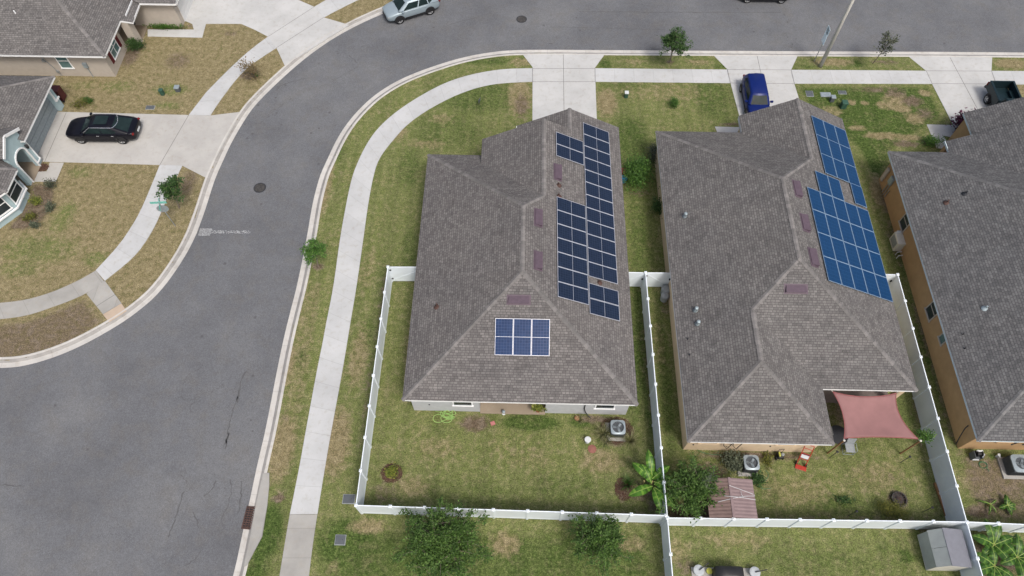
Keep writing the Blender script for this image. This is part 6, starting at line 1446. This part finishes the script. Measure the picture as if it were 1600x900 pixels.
def tree(name, label, base, crown_c, rad, mat, n, size, trunk_r=.04, limbs=6, clumps=14, cat='tree', group=None, tight=.34, shell=.55, seed=1, stakes=False, aspect=2.0, branches=0):
    root = thing(name, label, cat, (base[0], base[1], 0), 0, group)
    rr = random.Random(seed); m = MB(); c = Vector(crown_c); b = Vector((base[0], base[1], -.1)); top = c+Vector((0, 0, rad[2]*.3))
    pts = [tuple(b), tuple(lerp(b, c, .35)+Vector((rr.gauss(0, .02), rr.gauss(0, .02), 0))) if False else tuple(Vector(lerp(b, c, .4))+Vector((rr.gauss(0, .03), rr.gauss(0, .03), 0))), tuple(c-Vector((0, 0, rad[2]*.5))), tuple(top)]
    m.tube(pts, [trunk_r*1.25, trunk_r, trunk_r*.75, trunk_r*.3], 8)
    for k in range(limbs):
        a = k*math.tau/limbs+rr.uniform(-.4, .4); s = c-Vector((0, 0, rad[2]*rr.uniform(.1, .8))); s = Vector(lerp(s, c, .2))
        e_ = c+Vector((math.cos(a)*rad[0]*.8, math.sin(a)*rad[1]*.8, rad[2]*rr.uniform(-.2, .6)))
        mid = (s+e_)/2+Vector((0, 0, rad[2]*.1)); m.tube([tuple(s), tuple(mid), tuple(e_)], [trunk_r*.5, trunk_r*.35, trunk_r*.12], 5)
    m2 = MB()
    if branches: branch_cloud(m2, m, crown_c, rad, n, size, branches, seed, trunk_r)
    m.build('trunk', M['bark'], root)
    if branches: m2.build('crown', mat, root); return root
    m = MB(); leaf_cloud(m, crown_c, rad, n, size, clumps, tight, shell, seed=seed, aspect=aspect); m.build('crown', mat, root)
    return root
def bush(name, label, base, rad, mat, n, size, seed, group=None, cat='shrub', clumps=10, aspect=2.0, up=.6, tight=.36):
    root = thing(name, label, cat, (base[0], base[1], 0), 0, group); rr = random.Random(seed)
    m = MB()
    for k in range(6): a = k*1.05; m.tube([(base[0], base[1], -.05), (base[0]+rad[0]*.5*math.cos(a), base[1]+rad[1]*.5*math.sin(a), rad[2]*.9)], [.02, .008], 5)
    m.build('stem', M['bark'], root)
    m = MB(); leaf_cloud(m, (base[0], base[1], rad[2]*.85), rad, n, size, clumps, tight, .5, seed=seed, aspect=aspect, up=up); m.build('foliage', mat, root)
    return root
V3 = lambda p, z: (p[0], p[1], z)
tree('street_tree', 'dense dark green young tree on the verge facing the second house', (11.52,43.68), (11.36,43.07,2.20), (.92, .95, 1.15), M['leaf_street'], 4600, .12, .05, 3, branches=34, group='street trees on the verges', seed=3)
tree('street_tree', 'sparse thin young tree on the verge right of the lamp post', (27.57,43.90), (27.47,43.33,2.35), (.75, .75, .85), M['leaf_olive'], 620, .15, .03, 2, branches=11, group='street trees on the verges', seed=5)
tree('street_tree', 'small bright green round tree at the kerb of the bend', (-13.31,24.13), (-13.23,24.35,1.45), (.72, .75, .62), M['leaf_fresh'], 2400, .12, .035, 3, branches=22, group='street trees on the verges', seed=6)
tree('street_tree', 'dark leaning young tree beside the stop sign', (-23.70,28.67), (-23.34,28.53,2.15), (.95, .8, .85), M['leaf_street'], 1900, .15, .04, 3, branches=16, group='street trees on the verges', seed=8)
bush('shrub', 'tan half bare sapling on the verge of the opposite block', (-21.08,41.20), (.75, .7, .95), M['leaf_tan'], 520, .15, 9, 'street trees on the verges', 'sapling', 12)
bush('shrub', 'small green tuft at the foot of the tan sapling', (-20.86,41.34), (.25, .2, .2), M['leaf_hedge'], 120, .1, 10)
tree('oak_tree', 'large leafy tree at the bottom edge in front of the corner house fence', (-3.94,6.88), (-3.84,6.57,2.00), (1.95, 1.62, 1.35), M['leaf_oak'], 15000, .13, .08, 3, branches=64, group='trees south of the white fence', seed=11)
tree('oak_tree', 'leafy tree against the fence left of the banana plant', (4.55,6.91), (4.30,6.92,1.75), (1.45, 1.25, 1.15), M['leaf_oak'], 9500, .12, .06, 3, branches=48, group='trees south of the white fence', seed=12)
tree('shade_tree', 'dense rounded tree beside the brown shed in the second yard', (9.70,9.38), (9.48,9.65,1.60), (1.4, 1.35, 1.15), M['leaf_oak'], 10500, .12, .06, 3, branches=50, seed=13)
bush('shrub', 'grey green spiky growth on top of the tree beside the brown shed', (9.95, 9.75), (.35, .3, 1.75), M['leaf_grey'], 260, .30, 14, None, 'shrub', 8, 6.0)
bush('hedge_bush', 'big bright green bush between the corner house and the second house', (8.04,32.19), (1.02, 1.25, .85), M['leaf_hedge'], 4200, .13, 15)
bush('shrub', 'dark green bush against the second house wall, behind the bright bush', (9.52,29.14), (.5, .65, .6), M['leaf_street'], 1200, .12, 16)
bush('shrub', 'dark tangled bush at the front corner of the second house', (9.48,33.80), (.35, .85, .6), M['leaf_olive'], 700, .12, 17)
bush('shrub', 'small round green shrub in the middle of the second house front lawn', (11.38,39.03), (.34, .36, .34), M['leaf_hedge'], 800, .09, 18)
bush('shrub', 'yellow green shrub in a mulch ring in the corner house yard', (-7.03,10.64), (.34, .34, .30), M['leaf_yellow'], 420, .12, 19)
bush('shrub', 'pale variegated bush left of the second house air conditioner', (12.18,11.62), (.52, .55, .48), M['leaf_grey'], 1200, .15, 20, aspect=3)
bush('shrub', 'thin dry green plant right of the second house air conditioner', (14.26,11.74), (.3, .5, .2), M['leaf_mustard'], 220, .12, 21)
bush('shrub', 'low green plant below the brown shed corner', (13.53,10.71), (.4, .35, .25), M['leaf_street'], 260, .16, 22)
bush('shrub', 'mustard green soft shrub near the south fence of the second yard', (20.46,9.04), (.72, .55, .42), M['leaf_mustard'], 1500, .12, 23, aspect=5)
bush('shrub', 'small dark plant in the middle of the second yard lawn', (18.13,9.75), (.42, .25, .16), M['leaf_street'], 170, .12, 24)
tree('tree', 'small green tree beside the right sail post and the white fence', (23.25,12.76), (22.64,12.84,1.70), (.38, .38, .3), M['leaf_hedge'], 420, .13, .02, 5, 8, seed=25)
bush('shrub', 'dark purple leaved plant at the orange house garage corner', (32.16,37.05), (.5, .6, .85), M['leaf_purple'], 620, .26, 26, aspect=2.5)
bush('shrub', 'green flowering bush at the orange house front corner', (29.83,35.58), (.7, .45, .45), M['leaf_hedge'], 800, .12, 27)
bush('shrub', 'dark rounded bush below the window of the beige house', (-31.20,44.10), (.75, .65, .5), M['leaf_street'], 1500, .12, 28)
m = MB(); hd = thing('hedge', 'low clipped green hedge along the beige garage wall', 'hedge', (-29.25,46.68)); p = (-29.23,46.60)
leaf_cloud(m, (p[0], p[1], .25), (1.5, .28, .28), 900, .12, 14, .3, .4, seed=29); m.build('foliage', M['leaf_hedge'], hd)
bush('shrub', 'wispy green plant beside the maroon bin', (-33.59,38.09), (.65, .5, .3), M['leaf_mustard'], 420, .16, 30, aspect=5)
bush('shrub', 'dark low plant right of the wispy plant by the maroon bin', (-33.04,38.36), (.3, .3, .25), M['leaf_hedge'], 300, .1, 31)
for i, (px, rr_, mt, lab) in enumerate((((-33.10,30.30), (.4, .5, .3), 'leaf_olive', 'grey purple shrub nearest the entry walk in the planting bed'), ((-33.76,28.94), (.42, .4, .28), 'leaf_yellow', 'yellow green shrub beside the bay window'),
     ((-32.55,28.42), (.32, .5, .28), 'leaf_grey', 'bluish shrub on the lawn side of the planting bed'), ((-33.59,27.59), (.4, .35, .25), 'leaf_mustard', 'olive shrub in the lower part of the planting bed'), ((-33.03,26.91), (.36, .25, .22), 'leaf_grey', 'grey shrub at the southern tip of the planting bed'))):
    bush('shrub', lab, px, rr_, M[mt], 420, .10, 40+i, 'shrubs in the pale blue house planting bed')
def tuft(base, n, L, label, mat, seed, spread=.5, name='ornamental_grass', group=None):
    root = thing(name, label, 'grass clump', (base[0], base[1], 0), 0, group); rr = random.Random(seed); m = MB()
    for k in range(n):
        a = rr.uniform(0, math.tau); l = L*rr.uniform(.6, 1.2); r0 = rr.random()*.12
        p0 = Vector((base[0]+r0*math.cos(a), base[1]+r0*math.sin(a), 0)); d = Vector((math.cos(a), math.sin(a), 0)); w = Vector((-math.sin(a), math.cos(a), 0))*.012
        k1 = rr.uniform(.5, 1.2)*spread; pts = [p0, p0+d*l*.35*k1+Vector((0, 0, l*.6)), p0+d*l*.8*k1+Vector((0, 0, l*.75)), p0+d*l*1.15*k1+Vector((0, 0, l*.55))]
        vs = []
        for i, p in enumerate(pts): s = (1-.28*i); vs += [tuple(p-w*s), tuple(p+w*s)]
        m.mesh(vs, [(0,1,3,2),(2,3,5,4),(4,5,7,6)])
    m.build('blades', mat, root)
G_ = 'ornamental grasses round the corner house air conditioner'
tuft((4.98,13.11), 150, .85, 'dry ornamental grass left of the corner house air conditioner', M['blade'], 51, .8, group=G_)
tuft((5.11,12.73), 60, .6, 'low ornamental grass below and left of the corner house air conditioner', M['blade_dark'], 52, .8, group=G_)
tuft((6.51,12.76), 120, .75, 'pale ornamental grass below and right of the corner house air conditioner', M['blade'], 53, .9, group=G_)
tuft((3.66,13.97), 36, .4, 'small grass clump beside the orange pot at the corner house wall', M['blade'], 54, .9)
tuft((6.22,10.26), 70, .5, 'feathery green clump in the mulch ring beside the banana plant', M['leaf_fresh'], 55, 1.0)
def banana(base, leaves, label, stem_h, seed, group=None, L=1.5, wd=.30, stems=1, mat='leaf_banana'):
    root = thing('banana_plant', label, 'banana plant', (base[0], base[1], 0), 0, group); rr = random.Random(seed)
    m = MB()
    for k in range(stems):
        ox, oy = (0, 0) if k == 0 else (rr.gauss(0, .35), rr.gauss(0, .35)); m.tube([(base[0]+ox, base[1]+oy, -.1), (base[0]+ox, base[1]+oy, stem_h*.6), (base[0]+ox, base[1]+oy, stem_h)], [.09, .075, .05], 10)
    m.build('stem', plain('banana_stem', (.20, .17, .07), .8, 0, .2, 9) if 'banana_stem' not in bpy.data.materials else bpy.data.materials['banana_stem'], root)
    for az, l, rise, ox, oy in leaves:
        m = MB(); az = R(az); d = Vector((math.cos(az), math.sin(az), 0)); s = Vector((-math.sin(az), math.cos(az), 0)); p0 = Vector((base[0]+ox, base[1]+oy, stem_h*.95)); n = 12; rows = []
        tw = rr.uniform(-.25, .25)
        for i in range(n+1):
            t = i/n; c = p0+d*l*L*t*(1-.12*t)+Vector((0, 0, l*L*(rise*t-.62*t*t)))
            w = wd*l**.5*(math.sin(math.pi*min(1, t*1.02+.02))**.55 if t > .08 else .10)*(1-.15*t)
            sag = .25+.15*rr.random(); rows.append((c, w, sag))
        half = []
        for i, (c, w, sag) in enumerate(rows):
            u = Vector((0, 0, 1)); half.append((tuple(c-s*w*math.cos(tw)-u*w*(sag+tw)), tuple(c-s*w*.5+u*w*.06), tuple(c+u*.012), tuple(c+s*w*.5+u*w*.06), tuple(c+s*w*math.cos(tw)-u*w*(sag-tw))))
        for sd_ in (0, 2):
            for i in range(n):
                a = half[i]; b = half[i+1]
                if rr.random() < .14: continue_gap = .55
                else: continue_gap = .96
                ba = [lerp(a[k], b[k], continue_gap) for k in range(5)]
                ed = sd_ if sd_ == 0 else 4; mi = 1 if sd_ == 0 else 3
                m.mesh([a[ed], a[mi], a[2], b[2], b[mi], ba[ed]], [(0,1,4,5),(1,2,3,4)] if sd_ == 0 else [(5,4,1,0),(4,3,2,1)])
        lf = m.build('leaf', M[mat], root)
        m = MB(); m.tube([tuple(h[2]) for h in half], [.022-.0015*i for i in range(n+1)], 5); m.build('midrib', M['yellow_rib'], lf)
M['yellow_rib'] = plain('pale_midrib', (.25, .33, .08), .5)
bp = (7.35,10.21,1.10)
banana((bp[0]+.05, bp[1]-.05), [(35, .85, .75, 0, .15), (140, .95, .75, -.05, .1), (118, .8, .8, -.05, -.1), (98, 1.0, .9, 0, .25), (203, 1.05, .7, 0, -.25), (20, .8, .7, .1, -.15), (312, 1.1, .7, .1, -.3), (283, .9, .6, .05, -.35), (330, .6, .8, .1, 0)], 'tall banana plant with broad torn leaves beside the shared white fence', 1.3, 61, L=1.62, wd=.27, stems=2, mat='leaf_banana_bright')
b2 = (25.09,6.97,1.00)
for i, (dx, dy, ls, lab) in enumerate(((0, .35, [(70, 1.0, .8, 0, 0), (105, 1.0, .9, 0, 0), (160, .9, .7, 0, 0), (20, .9, .7, 0, 0), (215, .8, .6, 0, 0), (300, .8, .6, 0, 0)], 'banana plant nearest the fence in the clump at the right edge'),
        (-.3, -.7, [(150, .9, .7, 0, 0), (195, 1.0, .6, 0, 0), (240, 1.0, .6, 0, 0), (280, .95, .6, 0, 0), (90, .7, .8, 0, 0), (320, .9, .6, 0, 0)], 'banana plant nearest the grey shed in the clump at the right edge'),
        (1.0, -.25, [(30, 1.0, .6, 0, 0), (350, 1.0, .7, 0, 0), (80, .9, .8, 0, 0), (130, .8, .7, 0, 0), (265, 1.0, .6, 0, 0), (310, .9, .6, 0, 0), (200, .8, .6, 0, 0)], 'banana plant cut by the right edge of the picture'))):
    banana((b2[0]+dx, b2[1]+dy), ls, lab, 1.05, 70+i, 'banana plants south of the orange house fence', L=1.5, wd=.30)
banana((26.06,9.60,0.20), [(30, .9, .4, 0, 0), (160, 1.0, .4, 0, 0), (250, .9, .4, 0, 0), (300, .8, .4, 0, 0)], 'small limp banana shoot with thin leaves in the orange house yard', .25, 81, 'banana shoots in the orange house yard', L=.75, wd=.07)
banana((26.92,9.55,0.20), [(80, 1.0, .6, 0, 0), (10, .9, .5, 0, 0), (200, .8, .5, 0, 0), (340, .9, .4, 0, 0), (290, .9, .4, 0, 0), (40, .7, .5, 0, 0)], 'small bushy banana shoot with dark leaves in the orange house yard', .3, 82, 'banana shoots in the orange house yard', L=.7, wd=.16)
m = MB(); leaf_cloud(m, (1.2, 14.5, .62), (.30, .26, .28), 260, .14, 8, .3, .4, seed=91); m.build('foliage', M['leaf_yellow'], PATIO_POT)
# mulch rings: loose chips
def mulch(c, rx, ry, n, label, seed):
    rr = random.Random(seed); m = MB()
    for k in range(n):
        a = rr.uniform(0, math.tau); r_ = math.sqrt(rr.random()); x, y = c[0]+rx*r_*math.cos(a), c[1]+ry*r_*math.sin(a); b = rr.uniform(0, math.pi); l = rr.uniform(.03, .08)
        m.box((x, y, .015+rr.random()*.02), (l, l*.4, .015), b)
    o = m.build('mulch', M['mulch'], None); tag(o, label, 'mulch', None, 'stuff')
mulch((-7.03,10.64), .62, .55, 900, 'brown mulch ring round the yellow green shrub', 1); mulch((5.77,13.39), 1.0, .85, 1500, 'red brown mulch bed round the corner house air conditioner', 2); mulch((5.99,10.04), .5, .65, 700, 'brown mulch patch beside the banana plant', 3); mulch((-34.48,31.99), .55, .38, 500, 'dark mulch square beside the arched porch', 4)

# ------------------------------------------------------------------ light, sky, camera
world = bpy.data.worlds.new('World'); S.world = world; world.use_nodes = True
nt = world.node_tree; bg = nt.nodes['Background']
sky = nt.nodes.new('ShaderNodeTexSky'); sky.sky_type = 'NISHITA'; sky.sun_disc = False
SUN_EL, SUN_AZ = 58, 150          # azimuth clockwise from +Y
sky.sun_elevation = R(SUN_EL); sky.sun_rotation = R(SUN_AZ); sky.air_density = 1.0; sky.dust_density = 6.0; sky.ozone_density = 1.0
hs = nt.nodes.new('ShaderNodeHueSaturation'); hs.inputs['Saturation'].default_value = .80      # thin high cloud takes the blue out of the sky
nt.links.new(sky.outputs[0], hs.inputs['Color']); nt.links.new(hs.outputs[0], bg.inputs['Color']); bg.inputs['Strength'].default_value = .115
sd = bpy.data.lights.new('sun', 'SUN'); sd.energy = 1.5; sd.angle = R(13); sd.color = (1, .965, .92)
so = bpy.data.objects.new('sun', sd); COL.objects.link(so)
az, el = R(SUN_AZ), R(SUN_EL); dirv = Vector((math.sin(az)*math.cos(el), math.cos(az)*math.cos(el), math.sin(el)))
so.rotation_euler = dirv.to_track_quat('Z', 'Y').to_euler(); so.location = dirv*80
cam = bpy.data.cameras.new('camera'); cam.sensor_width = 36; cam.sensor_fit = 'HORIZONTAL'; cam.lens = 1110/1600*36; cam.clip_start = .5; cam.clip_end = 3000
co = bpy.data.objects.new('camera', cam); COL.objects.link(co); co.location = (0, 0, 40); co.rotation_euler = (R(29.7), 0, R(1.28)); S.camera = co
S.view_settings.view_transform = 'Standard'; S.view_settings.look = 'None'; S.view_settings.gamma = 1; S.view_settings.use_curve_mapping = False
S.view_settings.exposure = 0.5
